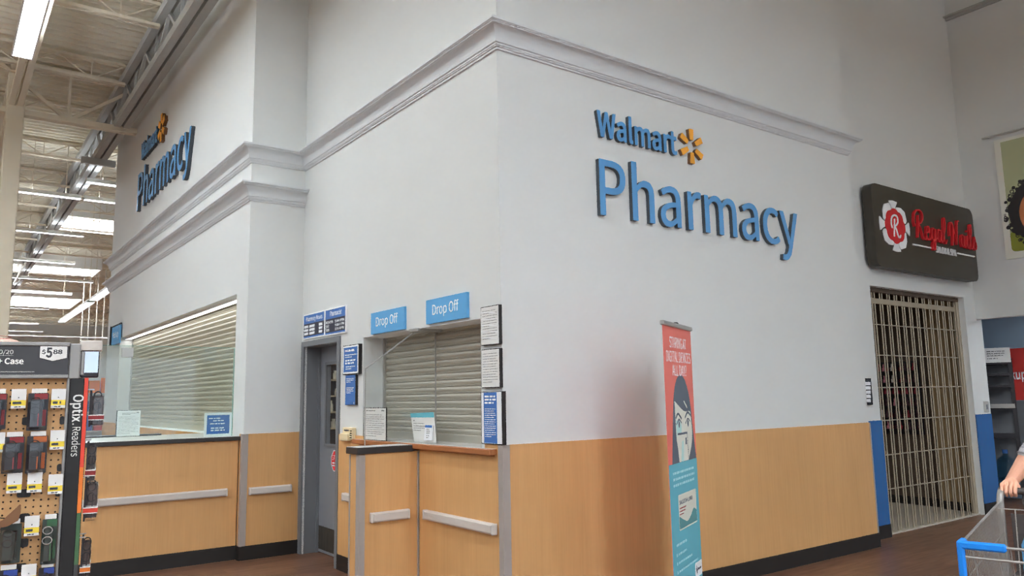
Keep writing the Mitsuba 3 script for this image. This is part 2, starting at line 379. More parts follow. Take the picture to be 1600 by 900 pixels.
# ------------------------------------------------------------------ roof steel
def bar(a, b, w, h=None):
    a, b = np.array(a, float), np.array(b, float); L = np.linalg.norm(b - a); d = (b - a) / L
    s = np.cross(d, [0, 0, 1.0]) if abs(d[2]) < 0.999 else np.array([1.0, 0, 0]); s /= np.linalg.norm(s); u = np.cross(s, d)
    m = trimesh.creation.box((L, w, h or w)); M = np.eye(4); M[:3, 0], M[:3, 1], M[:3, 2], M[:3, 3] = d, s, u, (a + b) / 2; m.apply_transform(M); return m
def truss(a, b, ztop, zbot, n, cw, ch, ww, mtl, key):
    """an open web beam from a to b (plan points) as top chord, bottom chord and web bars"""
    a, b = np.array(a, float), np.array(b, float); d = (b - a) / np.linalg.norm(b - a); s = np.array([d[1], -d[0]])
    for nm, z in (('top_chord', ztop), ('bottom_chord', zbot)):
        part(key, nm, cat_([bar((*(a + s * o), z), (*(b + s * o), z), cw * 0.42, ch) for o in (-cw * 0.29, cw * 0.29)]), mtl)
    w = []
    for i in range(n):
        p, q, r = (a + (b - a) * (i + j) / n for j in (0, 0.5, 1))
        w += [bar((*p, ztop), (*q, zbot), ww), bar((*q, zbot), (*r, ztop), ww), bar((*q, zbot), (*q, ztop), ww * 0.7)]
    part(key, 'web', cat_(w), mtl, kind='stuff')
JX0, JX1 = -22, 2.2
ORD = 'first second third fourth fifth sixth seventh eighth ninth tenth eleventh twelfth thirteenth fourteenth fifteenth sixteenth seventeenth eighteenth nineteenth twentieth twenty-first twenty-second twenty-third twenty-fourth'.split()
jk = None
JY = [1.3, 3.8, 6.3, 8.8, 11.3, 13.8, 16.3] + [18.8 + 2.5 * i for i in range(17)]
for i, y in enumerate(JY):
    far = y > 16.4
    key = thing('roof_joist', 'open web steel roof joist under the tan deck, %s from the camera end' % ORD[i], 'roof joist', 'open web joists under the roof deck')
    truss((JX0, y), (12 if far else JX1, y), ZD - 0.04, ZD - 0.36, 24 if not far else 34, 0.10, 0.045, 0.018, 'steel_white', key)
gk = thing('roof_girder', 'open web grey steel girder running along the top of the shuttered wall', 'roof girder')
truss((2.28, 0.5), (2.28, 61), 6.99, 6.36, 40, 0.24, 0.12, 0.05, 'steel_grey', gk)
part(gk, 'bracket', bx(1.95, 2.55, 16.55, 16.62, 6.18, 6.3), 'steel_grey')
gk = thing('roof_girder', 'cream girder crossing from the store column to the pharmacy wall', 'roof girder')
truss((-8, 14.5), (2.53, 14.5), ZD - 0.1, 6.28, 5, 0.16, 0.09, 0.05, 'steel_white', gk)
gk = thing('roof_girder', 'cream girder running along the aisle over the store column', 'roof girder')
truss((0.72, 0.5), (0.72, 61), 6.99, 6.4, 30, 0.2, 0.1, 0.05, 'steel_white', gk)
ck = thing('store_column', 'square cream steel column at the left edge', 'column')
part(ck, 'post', rbx(0.595, 0.845, 14.375, 14.625, 0, 6.9, 0.012), 'steel_white')
part(ck, 'cap_plate', bx(0.55, 0.89, 14.33, 14.67, 6.9, 6.93), 'steel_white')

# ------------------------------------------------------------------ lamps
def strip(p, q, z, label, w=0.2, rad=LAMP, group=None, units=1):
    key = thing('strip_light', label, 'ceiling light', group)
    p, q = np.array(p, float), np.array(q, float); d = (q - p) / np.linalg.norm(q - p); s = np.array([-d[1], d[0]])
    L = np.linalg.norm(q - p); M = np.eye(4); M[:2, 0], M[:2, 1] = d, s; M[:3, 3] = (*(p + q) / 2, z)
    sec = Polygon([(-w / 2, 0), (-w / 2 + 0.02, 0.0), (-w / 2 + 0.04, 0.045), (w / 2 - 0.04, 0.045), (w / 2 - 0.02, 0.0), (w / 2, 0), (w / 2 - 0.05, 0.09), (-w / 2 + 0.05, 0.09)])
    h = trimesh.creation.extrude_polygon(sec, L, engine='earcut'); R_ = np.array([[0, 0, 1, -L / 2], [1, 0, 0, 0], [0, 1, 0, 0], [0, 0, 0, 1.0]])
    part(key, 'housing', xf(h, M @ R_), 'lamp_housing')
    for i in range(units):
        a, b = -L / 2 + L * i / units + 0.012, -L / 2 + L * (i + 1) / units - 0.012
        v = np.array([(a, -w / 2 + 0.021, 0.004), (b, -w / 2 + 0.021, 0.004), (b, w / 2 - 0.021, 0.004), (a, w / 2 - 0.021, 0.004)])
        m = xf(trimesh.Trimesh(v, [[0, 2, 1], [0, 3, 2]], process=False), M)
        kk = numbered(key + '__tube'); scene[kk] = mikit.ply(m, 'lamp_housing'); scene[kk]['emitter'] = {'type': 'area', 'radiance': {'type': 'rgb', 'value': list(rad)}}
    if z > 5:
        v = np.array([(-L / 2 + 0.05, -w / 2 + 0.06, 0.0915), (L / 2 - 0.05, -w / 2 + 0.06, 0.0915), (L / 2 - 0.05, w / 2 - 0.06, 0.0915), (-L / 2 + 0.05, w / 2 - 0.06, 0.0915)])
        kk = numbered(key + '__uplight_slot'); scene[kk] = mikit.ply(xf(trimesh.Trimesh(v, [[0, 1, 2], [0, 2, 3]], process=False), M), 'lamp_housing'); scene[kk]['emitter'] = {'type': 'area', 'radiance': {'type': 'rgb', 'value': [r_ * UP for r_ in rad]}}
    for x_ in (-L / 2 + 0.3, L / 2 - 0.3):
        c = (M @ np.array([x_, 0, 0.09, 1]))[:3]
        if ZD - c[2] > 0.3: part(key, 'hanger', bar(c, (c[0], c[1], ZD), 0.012), 'steel_white')
    return key
LZ = 6.0
for xx in (3.4,):  # unseen row, added to bring more light onto the right-hand walls
    for a, b in ((-14, -7.2), (-6.6, 0.6)): strip((xx, a), (xx, b), LZ, 'unseen strip light added behind the photographer to brighten the front wall', 0.3, COOL, group='added strip lights brightening the front wall')
for a, b in ((-13, -8), (-7, -2)): strip((7.8, a), (7.8, b), LZ, 'unseen strip light added by the right wall to brighten the salon wall', 0.3, DIM, group='added strip lights brightening the salon wall')  # added row out of view that lifts the dark salon wall
strip((0.6, 4.0), (0.6, 11.4), LZ, 'long fluorescent strip light nearest the camera at the upper left', 0.25, units=3)
for a, b in ((-14, -7.2), (-6.6, 0.6)): strip((0.6, a), (0.6, b), LZ, 'fluorescent strip light over the aisle behind the photographer', 0.25, COOL, group='strip lights behind the photographer')
for xx in (-2.6, -5.8, -9.0, -13):
    for a, b in ((-14, -4), (-3, 7), (8, 16.5)):
        strip((xx, a), (xx, b), LZ, 'fluorescent strip light over the sales floor outside the left of the view', 0.25, group='strip lights over the left sales floor')
for row, (y, segs) in enumerate(((17.35, [(2.15, 3.3)]), (18.9, [(1.05, 2.27), (2.32, 4.7)]), (23.2, [(-1.1, 1.3), (1.36, 2.9)]), (28.0, [(-1, 1.55), (1.6, 3.3)]), (32.0, [(-2, 2.0), (2.05, 4.4)]), (36.0, [(-2, 4.2)]), (42, [(-2, 4.0)]), (50, [(-2, 4.3)]), (55, [(-3, 5)]), (58.5, [(0.5, 9.5)]))):
    for q_, (a, b) in enumerate(segs):
        strip((a, y), (b, y), LZ, 'fluorescent strip light across the far sales floor, %s row from the column%s' % (ORD[row], '' if len(segs) == 1 else (', left piece', ', right piece')[q_]), 0.2, group='strip lights across the far sales floor')
for xx in (-6, -12):
    for y in (23, 32, 42): strip((xx - 3, y), (xx + 2, y), LZ, 'fluorescent strip light over the left far sales floor', 0.22, group='strip lights over the left sales floor')
strip((3.1, 22.8), (3.1, 28.7), 4.2, 'low strip light hung along the aisle behind the pharmacy, the longer one', 0.22)
strip((3.1, 18.9), (3.1, 22.4), 4.2, 'low strip light half hidden by the end of the crown moulding', 0.22)
for nth, (sx_, sy_, w_, d_) in enumerate(((3.6, 25.3, 1.3, 1.1), (2.7, 34.6, 2.2, 1.0), (2.6, 46.0, 3.0, 2.4))):
    key = thing('skylight', 'bright daylight panel in the roof deck, %s of three' % ('nearest', 'middle one', 'farthest')[nth], 'skylight', 'skylights in the roof deck')
    part(key, 'curb', cat_([bx(sx_ - w_, sx_ - w_ + 0.05, sy_ - d_, sy_ + d_, 6.75, ZD - 0.005), bx(sx_ + w_ - 0.05, sx_ + w_, sy_ - d_, sy_ + d_, 6.75, ZD - 0.005), bx(sx_ - w_, sx_ + w_, sy_ - d_, sy_ - d_ + 0.05, 6.75, ZD - 0.005), bx(sx_ - w_, sx_ + w_, sy_ + d_ - 0.05, sy_ + d_, 6.75, ZD - 0.005)]), 'lamp_housing')
    kk = numbered(key + '__diffuser'); scene[kk] = {'type': 'rectangle', 'to_world': T().translate([sx_, sy_, ZD - 0.02]).rotate([1, 0, 0], 180).scale([w_ - 0.05, d_ - 0.05, 1]), 'emitter': {'type': 'area', 'radiance': {'type': 'rgb', 'value': list(SKYLIGHT)}}}

# ------------------------------------------------------------------ wall lettering
def letter_sign(name, label, text, F, x0_, x1_, base, cap, depth, px, grow, face, edge):
    key = thing(name, label, 'sign lettering')
    full = text_in(text, x0_, x1_, base, cap, px, grow)
    for g_ in sorted(full.geoms, key=lambda q: q.bounds[0]):
        k = part(key, 'letter', xf(extr(g_, depth), F), edge)
        part(k, 'face', xf(extr(g_.buffer(0.0005), 0.004, depth), F), face)
    return key
def spark(key, F, c, r0, r1, w, depth):
    ray_ = Polygon([(r0, -w * 0.32), (r0 + 0.01, -w * 0.36), (r1, -w / 2), (r1, w / 2), (r0 + 0.01, w * 0.36), (r0, w * 0.32)]).buffer(w * 0.12)
    for k in range(6):
        g_ = affinity.translate(affinity.rotate(ray_, 90 + 60 * k, origin=(0, 0)), *c)
        kk = part(key, 'ray', xf(extr(g_, depth), F), 'spark_edge'); part(kk, 'face', xf(extr(g_, 0.004, depth), F), 'spark_yellow')
F = FY(0, y0, 0)
ls = letter_sign('store_lettering', 'small raised blue store name with yellow spark on the front wall', 'Walmart', F, 4.065, 4.985, 3.587, 0.20, 0.032, 170, 0.03, 'letter_blue', 'letter_edge')
spark(ls, F, (5.18, 3.695), 0.062, 0.15, 0.046, 0.032)
letter_sign('pharmacy_lettering', 'large raised blue letters spelling Pharmacy on the front wall', 'Pharmacy', F, 4.065, 6.68, 2.945, 0.445, 0.036, 240, 0.006, 'letter_blue', 'letter_edge')
F = FX(x1, 0, 0)
letter_sign('pharmacy_lettering', 'large raised blue letters spelling Pharmacy high on the shuttered wall', 'Pharmacy', F, -13.85, -10.45, 4.72, 0.62, 0.05, 200, 0.006, 'letter_blue', 'letter_edge')
ls = letter_sign('store_lettering', 'smaller raised blue store name with spark high on the shuttered wall', 'Walmart', F, -13.7, -12.55, 5.56, 0.27, 0.05, 140, 0.03, 'letter_blue', 'letter_edge')
spark(ls, F, (-12.28, 5.70), 0.08, 0.21, 0.085, 0.05)

# ------------------------------------------------------------------ bumper rails
def rail(label, F, a, b, zc, h=0.072, d=0.05):
    key = thing('bumper_rail', label, 'bumper rail', None)
    part(key, 'rail_body', xf(rbx(a, b, zc - h / 2, zc + h / 2, 0, d, 0.012), F), 'rail_grey')
    for x_ in (a, b): part(key, 'end_cap', xf(rbx(x_ - 0.008, x_ + 0.008, zc - h / 2 - 0.002, zc + h / 2 + 0.002, 0, d + 0.002, 0.007), F), 'rail_grey')
YA = 5.53   # drop off counter front
rail('long grey bumper rail under the drop off window ledge', FX(x0 - t, 0, 0), -5.36, -4.44, 0.672)
rail('short grey bumper rail on the end of the drop off counter', FY(0, YA - t, 0), 2.70, 3.01, 0.672)
rail('grey bumper rail stub between the grey door and the drop off counter', FX(x0 - t, 0, 0), -6.85, -6.2, 0.672)
rail('short grey bumper rail on the narrow wall beside the door', FY(0, y1 - t, 0), 2.60, 3.02, 0.664)
rail('longest grey bumper rail, on the pick up counter at left', FY(0, 8.15 - t, 0), 0.7, 2.40, 0.664)

# ------------------------------------------------------------------ roller shutters
def slat_mesh(F, a, b, z, p, bead):
    s = [(0, 0), (0.004, 0.0), (0.0045, 0.002)] + [(0.0045 + 0.008 * math.sin(u * math.pi), 0.003 + (p - 0.013) * u) for u in np.linspace(0.05, 1, 7)] + [(0.004, p - 0.009), (bead, p - 0.008), (bead, p - 0.003), (0.004, p - 0.002), (0.0, p - 0.002)]
    m = trimesh.creation.extrude_polygon(Polygon(s), b - a, engine='earcut')     # x = out, y = up, z = along
    M = np.array([[0, 0, 1, a], [0, 1, 0, z], [1, 0, 0, 0], [0, 0, 0, 1.0]]); m.apply_transform(M); m.invert(); m.apply_transform(F); return m
def shutter(label, F, a, b, z0_, z1_, p, mtl, bead):
    key = thing('roller_shutter', label, 'roller shutter')
    n = int(round((z1_ - z0_ - 0.07) / p))
    base = mikit.ply(slat_mesh(F, a, b, 0, p, bead), mtl, smooth=40)
    for i in range(n):
        scene[numbered(key + '__slat')] = {**base, 'to_world': T().translate([0, 0, z0_ + 0.07 + i * p])}
    part(key, 'bottom_bar', xf(rbx(a, b, z0_, z0_ + 0.068, -0.01, 0.018, 0.005), F), mtl)
    for x_, w_ in ((a - 0.03, 0.03), (b, 0.007)): part(key, 'guide', xf(bx(x_, x_ + w_, z0_, z1_, -0.02, 0.03), F), 'aluminium' if mtl != 'shutter' else 'steel_grey')
    return key
shutter('wide beige roller shutter closing the pick up window', FX(2.755, 0, 0), -LOY1 + 0.03, -LOY0 - 0.008, LOZ0, LOZ1, 0.062, 'shutter', 0.012)
shutter('silver grey roller shutter closing the drop off window', FX(3.352, 0, 0), -DOY1 + 0.03, -DOY0 - 0.008, DOZ0, DOZ1, 0.055, 'shutter_silver', 0.014)
# light under the pick up soffit
key = thing('soffit_light', 'bright white light strip under the soffit above the wide shutter', 'light strip')
part(key, 'housing', bx(x1 + 0.07, x1 + 0.165, LOY0 + 0.01, LOY1 - 0.02, LOZ1 - 0.03, LOZ1), 'lamp_housing')
m = trimesh.Trimesh([(x1 + 0.075, LOY0 + 0.015, LOZ1 - 0.031), (x1 + 0.16, LOY0 + 0.015, LOZ1 - 0.031), (x1 + 0.16, LOY1 - 0.03, LOZ1 - 0.031), (x1 + 0.075, LOY1 - 0.03, LOZ1 - 0.031)], [[0, 2, 1], [0, 3, 2]], process=False)
kk = numbered(key + '__tube'); scene[kk] = mikit.ply(m, 'lamp_housing'); scene[kk]['emitter'] = {'type': 'area', 'radiance': {'type': 'rgb', 'value': [1.6, 1.6, 1.55]}}

# ------------------------------------------------------------------ pick up counter
CY = 8.15
key = thing('pickup_counter', 'maple front counter with black edge under the wide beige shutter', 'counter')
part(key, 'front_panel', bx(0.3, 2.512, CY - t, CY + 0.06, ZB, 1.166), 'maple')
part(key, 'base', bx(0.3, 2.512, CY - 0.02, CY + 0.06, 0, ZB), 'black_base')
part(key, 'worktop', rbx(0.3, 2.52, CY - 0.03, 9.45, 1.168, 1.206, 0.003), 'counter_top')
part(key, 'worktop_edge', rbx(0.3, 2.522, CY - 0.042, CY - 0.03, 1.166, 1.207, 0.003), 'counter_black')
part(key, 'rear_edge', rbx(0.3, 2.03, 9.30, 9.45, 1.206, 1.222, 0.003), 'counter_black')
part(key, 'rear_panel', bx(0.3, 2.512, 9.38, 9.44, 0, 1.168), 'maple')
part(key, 'end_panel', bx(0.3, 0.36, CY + 0.06, 9.38, 0, 1.168), 'maple')
key = thing('glass_screen', 'tall green-tinted glass screen standing on the pick up counter', 'glass screen')
part(key, 'pane', xf(extr(sbox(1.02, 1.206, 2.49, 2.11), 0.0005), FY(0, 8.30, 0)), 'green_glass')
part(key, 'edge', cat_([bx(2.487, 2.493, 8.296, 8.304, 1.206, 2.112), bx(1.02, 2.49, 8.297, 8.303, 2.109, 2.113)]), 'glass_edge')
part(key, 'clip', bx(1.42, 1.52, 8.285, 8.315, 2.0, 2.09), 'aluminium')

# ------------------------------------------------------------------ drop off counter and ledge
key = thing('dropoff_counter', 'short maple counter stub with black top jutting out below the drop off window', 'counter')
AX, AD = 2.62, 0.16
part(key, 'front_panel', bx(AX + 0.03, x0 - t, YA - t, YA + 0.01, 0, 1.143), 'maple')
part(key, 'core', bx(AX + 0.0, x0 - 0.023, YA + 0.01, YA + AD - 0.01, 0, 1.143), 'maple')
part(key, 'end_panel', bx(AX - 0.01, AX, YA + 0.035, YA + AD - 0.01, 0, 1.143), 'maple')
part(key, 'corner_guard', cat_([bx(AX - 0.016, AX + 0.034, YA - 0.018, YA - t + 0.001, 0, 1.135), bx(AX - 0.016, AX - 0.01, YA - t, YA + 0.036, 0, 1.143)]), 'grey_guard')
part(key, 'corner_guard', bx(AX - 0.016, AX + 0.01, YA + AD - 0.015, YA + AD, 0, 1.135), 'grey_guard')
part(key, 'inner_trim', bx(x0 - t - 0.010, x0 - t, YA - 0.022, YA - t, 0, 1.135), 'grey_guard')
part(key, 'counter_cap', rbx(AX - 0.035, x0 - 0.06, YA - 0.03, YA + AD + 0.02, 1.143, 1.192, 0.003), 'counter_black')
part(key, 'cap_surface', bx(AX - 0.03, x0 - 0.075, YA - 0.02, YA + AD + 0.012, 1.192, 1.195), 'counter_top')
key = thing('window_ledge', 'brown wooden ledge running along the bottom of the drop off window', 'ledge')
part(key, 'board', rbx(x0 - 0.056, x0 + 0.0, 4.44, 6.61, 1.166, 1.2015, 0.002), 'counter_top')
part(key, 'nosing', cat_([rbx(x0 - 0.074, x0 - 0.056, 4.432, 6.618, 1.162, 1.203, 0.006), bx(x0 - 0.06, x0 - t, 4.433, 4.44, 1.164, 1.201)]), 'sill_wood')
part(key, 'apron', bx(x0 - 0.02, x0 - t, 4.46, 6.58, 1.15, 1.166), 'sill_wood')
part(key, 'inner_sill', bx(x0, 3.34, DOY0 + 0.005, DOY1 - 0.005, 1.2, 1.206), 'counter_top')
key = thing('glass_screen', 'glass divider with slanted top standing on the drop off counter stub', 'glass screen')
FD = FY(0, YA + 0.07, 0)
gp = Polygon([(2.692, 1.207), (3.325, 1.207), (3.325, 2.09), (3.12, 2.09), (2.692, 1.79)])
part(key, 'pane', xf(extr(gp, 0.0005), FD), 'clear_glass')
part(key, 'edge', cat_([bar((2.692, YA + 0.07, 1.79), (3.12, YA + 0.07, 2.09), 0.008), bar((2.692, YA + 0.07, 1.196), (2.692, YA + 0.07, 1.79), 0.006), bar((3.325, YA + 0.07, 1.207), (3.325, YA + 0.07, 2.09), 0.008)]), 'aluminium')
part(key, 'top_bracket', rbx(3.10, 3.33, YA - 0.03, YA + 0.12, 2.092, 2.12, 0.004), 'aluminium')

# ------------------------------------------------------------------ door
key = 'door_1'; numbered('door_1')
put(key, rbx(3.30, 3.345, DRY0 + 0.004, DRY1 - 0.004, 0.01, DRZ - 0.004, 0.003), 'door_leaf')
# the leaf is cut for its window
def leaf():
    o = m3.Manifold.cube([0.045, DRY1 - DRY0 - 0.008, DRZ - 0.014]).translate([3.30, DRY0 + 0.004, 0.01])
    return o - m3.Manifold.cube([0.2, 0.32, 0.83]).translate([3.2, 7.46, 1.10])
put(key, leaf(), 'door_leaf'); labels[key] = {'kind': 'structure', 'label': 'grey metal pharmacy door with a tall narrow window', 'category': 'door'}
part(key, 'window_frame', cat_([bx(3.285, 3.3, 7.44, 7.47, 1.08, 1.95), bx(3.285, 3.3, 7.77, 7.80, 1.08, 1.95), bx(3.285, 3.3, 7.47, 7.77, 1.08, 1.11), bx(3.285, 3.3, 7.47, 7.77, 1.92, 1.95)]), 'door_grey')
part(key, 'pane', bx(3.322, 3.3225, 7.46, 7.78, 1.10, 1.93), 'clear_glass')
part(key, 'kick_plate', bx(3.294, 3.3, DRY0 + 0.03, DRY1 - 0.03, 0.04, 0.27), 'kick_metal')
hd = part(key, 'handle', cat_([xf(trimesh.creation.cylinder(0.028, 0.02, sections=20), trimesh.transformations.rotation_matrix(math.pi / 2, (0, 1, 0))), bar((-0.01, 0, 0), (-0.06, 0, 0), 0.02), bar((-0.06, 0, 0), (-0.06, 0.1, 0), 0.02)]).apply_translation((3.29, 7.17, 1.0)), 'chrome')
part(key, 'frame', cat_([bx(x0 - 0.02, x0 + 0.02, DRY1, 8.02, 0, DRZ + 0.055), bx(x0 - 0.02, x0 + 0.02, 7.045, DRY0, 0, DRZ + 0.055), bx(x0 - 0.02, x0 + 0.02, DRY0, DRY1, DRZ, DRZ + 0.055),
                         bx(x0 + 0.02, 3.376, DRY1 - 0.004, DRY1 + 0.0, 0, DRZ), bx(x0 + 0.02, 3.376, DRY0, DRY0 + 0.004, 0, DRZ), bx(x0 + 0.02, 3.376, DRY0, DRY1, DRZ - 0.003, DRZ)]), 'door_grey')
part(key, 'frame_stop', cat_([bx(3.27, 3.298, DRY1 - 0.018, DRY1 - 0.004, 0, DRZ), bx(3.27, 3.298, DRY0 + 0.004, DRY0 + 0.018, 0, DRZ)]), 'door_grey')
# stop decal
key = thing('stop_decal', 'red octagonal STOP decal with white border on the grey door', 'decal')
F = frame((3.2998, 7.535, 0.945), (0, -1, 0))
o8 = Polygon([(0.115 * math.cos(math.pi / 8 + k * math.pi / 4), 0.115 * math.sin(math.pi / 8 + k * math.pi / 4)) for k in range(8)])
part(key, 'border', xf(extr(o8, 0.001), F), 'white_print')
part(key, 'octagon', xf(extr(affinity.scale(o8, 0.9, 0.9), 0.0005, 0.001), F), 'stop_red')
for q_ in (text_in('STOP', -0.075, 0.075, 0.005, 0.05), lines_of(-0.075, 0.075, [-0.03], 0.014, 3, 1), lines_of(-0.075, 0.075, [-0.055], 0.014, 4, 1)): part(key, 'lettering', xf(extr(q_, 0.0005, 0.0015), F), 'white_print')

# ------------------------------------------------------------------ pharmacy interior behind the door
struct('wall_pharmacy_inside', cat_([bx(3.376, 7, 10.6, 10.7, 0, 3.2), bx(6.9, 7.0, 4.75, 10.6, 0, 3.2)]), 'far_wall', 'inner walls of the pharmacy seen through the door window')
struct('ceiling_pharmacy', bx(3.376, 7, 4.75, 10.7, 3.2, 3.3), 'far_wall', 'ceiling of the pharmacy room')
strip((4.3, 6.2), (4.3, 9.8), 3.08, 'strip light inside the pharmacy, seen only by its glow', 0.2, (5.5, 5.2, 4.6))
key = thing('stock_shelving', 'beige shelving of white medicine bottles seen through the door window', 'shelving')
SY = 10.1
for z in (0.9, 1.18, 1.40, 1.62, 1.84, 2.06): part(key, 'shelf', bx(3.5, 5.0, SY, SY + 0.3, z - 0.02, z), 'shelf_beige')
for x_ in (3.5, 5.0): part(key, 'upright', bx(x_ - 0.02, x_ + 0.02, SY, SY + 0.3, 0, 2.3), 'shelf_beige')
part(key, 'lower_panel', bx(3.5, 5.0, SY + 0.02, SY + 0.3, 0, 0.88), 'amber')
part(key, 'back_panel', bx(3.5, 5.0, SY + 0.29, SY + 0.3, 0.9, 2.3), 'brown_wall')
def bottle(r, h):
    return trimesh.creation.revolve([(0, 0), (r, 0), (r, h * 0.68), (r * 0.62, h * 0.76), (r * 0.62, h * 0.78), (r * 0.72, h * 0.78), (r * 0.72, h), (0, h)], sections=14)
bmesh = {s: mikit.ply(bottle(*s), 'bottle_white', smooth=40) for s in ((0.035, 0.12), (0.045, 0.15), (0.028, 0.09))}
rb = random.Random(5)
for z in (1.18, 1.40, 1.62, 1.84):
    x_ = 3.60
    while x_ < 4.95:
        s = rb.choice(list(bmesh))
        if rb.random() < 0.85:
            kk = thing('medicine_bottle', 'small white medicine bottle on the shelves behind the door window', 'bottle', 'medicine bottles behind the door window')
            scene[kk] = {**bmesh[s], 'to_world': T().translate([x_, SY + 0.08, z])}
        x_ += s[0] * 2 + rb.uniform(0.01, 0.05)

# ------------------------------------------------------------------ small wall signs
def panel(key, nm, F, a, b, c, d, z0_, z1_, m, r=0.0): return part(key, nm, xf(extr(rrect(a, c, b, d, r), z1_ - z0_, z0_), F), m)
def prints(key, F, geom, z, m, nm='lettering'): return part(key, nm, xf(extr(geom, 0.0008, z), F), m)
F = FX(x0, 0, 0)
for lab, a, b, c in (('blue Drop Off sign over the left end of the drop off window', -6.355, -5.735, 2.128), ('blue Drop Off sign over the middle of the drop off window, nearer the corner', -5.372, -4.775, 2.136)):
    key = thing('dropoff_sign', lab, 'sign')
    panel(key, 'board', F, a, b, c, c + 0.19, 0, 0.022, 'sign_blue')
    prints(key, F, text_in('Drop Off', a + 0.10, b - 0.115, c + 0.065, 0.078, 80, 0.01), 0.022, 'white_print')
# hours signs
key = thing('hours_sign', 'white framed blue and black Pharmacy Hours sign over the door, left of the pair', 'sign')
a, b, c, d = -7.975, -7.408, 2.195, 2.458
panel(key, 'border', F, a, b, c, d, 0, 0.018, 'white_print', 0.008)
panel(key, 'header', F, a + 0.015, b - 0.015, d - 0.105, d - 0.014, 0.018, 0.019, 'dark_blue')
panel(key, 'board', F, a + 0.015, b - 0.015, c + 0.028, d - 0.105, 0.018, 0.019, 'hours_dark')
panel(key, 'footer', F, a + 0.015, b - 0.015, c + 0.012, c + 0.028, 0.018, 0.019, 'dark_blue')
prints(key, F, text_in('Pharmacy Hours', a + 0.07, b - 0.06, d - 0.078, 0.042, 64, 0.02), 0.019, 'white_print', 'title')
rw = []
for i, y in enumerate((c + 0.115, c + 0.078, c + 0.041)):
    rw += [sbox(a + 0.03, y, a + 0.14, y + 0.026), sbox(a + 0.17, y, a + 0.31, y + 0.026), sbox(a + 0.42, y, a + 0.51, y + 0.026)]
for q_ in rw: prints(key, F, q_, 0.019, 'white_print', 'slot_letters')
key = thing('hours_sign', 'white framed blue and black Pharmacist hours sign over the door, right of the pair', 'sign')
a, b, d, c = -7.402, -6.90, 2.458, 2.19
panel(key, 'border', F, a, b, c, d, 0, 0.018, 'white_print', 0.008)
panel(key, 'header', F, a + 0.015, b - 0.015, d - 0.105, d - 0.014, 0.018, 0.019, 'dark_blue')
panel(key, 'board', F, a + 0.015, b - 0.015, c + 0.028, d - 0.105, 0.018, 0.019, 'hours_dark')
panel(key, 'footer', F, a + 0.015, b - 0.015, c + 0.012, c + 0.028, 0.018, 0.019, 'dark_blue')
prints(key, F, text_in('Pharmacist', a + 0.13, b - 0.10, d - 0.078, 0.045, 64, 0.02), 0.019, 'white_print', 'title')
tt = []
for y, l, r in ((c + 0.118, 'MON FRI', '9 AM-9 PM'), (c + 0.08, 'SAT', '9 AM-7 PM'), (c + 0.042, 'SUN', '10 A -6 PM')):
    tt += [text_in(l, a + 0.03, a + (0.20 if len(l) > 4 else 0.11), y, 0.025, 48, 0.03), text_in(r, a + 0.25, b - 0.04, y, 0.025, 48, 0.03)]
for q_ in tt: prints(key, F, q_, 0.019, 'white_print', 'slot_letters')
# two posters between door and window
key = thing('framed_notice', 'blue framed notice with white border between the door and the drop off window', 'notice')
panel(key, 'holder', F, -6.93, -6.575, 1.787, 2.062, 0, 0.03, 'black_plastic')
panel(key, 'border', F, -6.925, -6.59, 1.795, 2.056, 0.03, 0.031, 'white_print')
panel(key, 'sheet', F, -6.905, -6.61, 1.81, 2.04, 0.031, 0.032, 'dark_blue')
prints(key, F, unary_union([lines_of(-6.88, -6.63, [2.0], 0.02, 1, 0.9), lines_of(-6.88, -6.63, [1.965, 1.945], 0.009, 2), lines_of(-6.87, -6.65, [1.91, 1.885], 0.015, 5, 0.9), lines_of(-6.86, -6.66, [1.855, 1.835], 0.009, 4)]), 0.032, 'white_print')
key = thing('small_notice', 'narrow dark blue notice hung directly below the framed one beside the door', 'notice')
panel(key, 'board', F, -6.885, -6.655, 1.505, 1.783, 0, 0.022, 'black_plastic')
panel(key, 'sheet', F, -6.883, -6.667, 1.507, 1.781, 0.022, 0.023, 'dark_blue')
prints(key, F, unary_union([lines_of(-6.86, -6.70, [1.745, 1.73, 1.715], 0.007, 7), lines_of(-6.86, -6.70, [1.66, 1.645, 1.63, 1.615], 0.007, 8), sbox(-6.70, 1.515, -6.685, 1.53)]), 0.023, 'white_print')
# intercom
key = thing('intercom', 'small beige intercom box on the wall left of the drop off window', 'intercom')
part(key, 'back_box', xf(rbx(-6.90, -6.68, 1.19, 1.30, 0, 0.04, 0.006), F), 'beige')
part(key, 'raised_face', xf(rbx(-6.925, -6.75, 1.178, 1.245, 0.02, 0.06, 0.006), F), 'beige')
for i in range(4): part(key, 'speaker_slot', xf(bx(-6.735, -6.695, 1.205 + i * 0.02, 1.215 + i * 0.02, 0.04, 0.042), F), 'black_plastic')
part(key, 'top_slot', xf(bx(-6.86, -6.76, 1.268, 1.28, 0.04, 0.042), F), 'hours_dark')
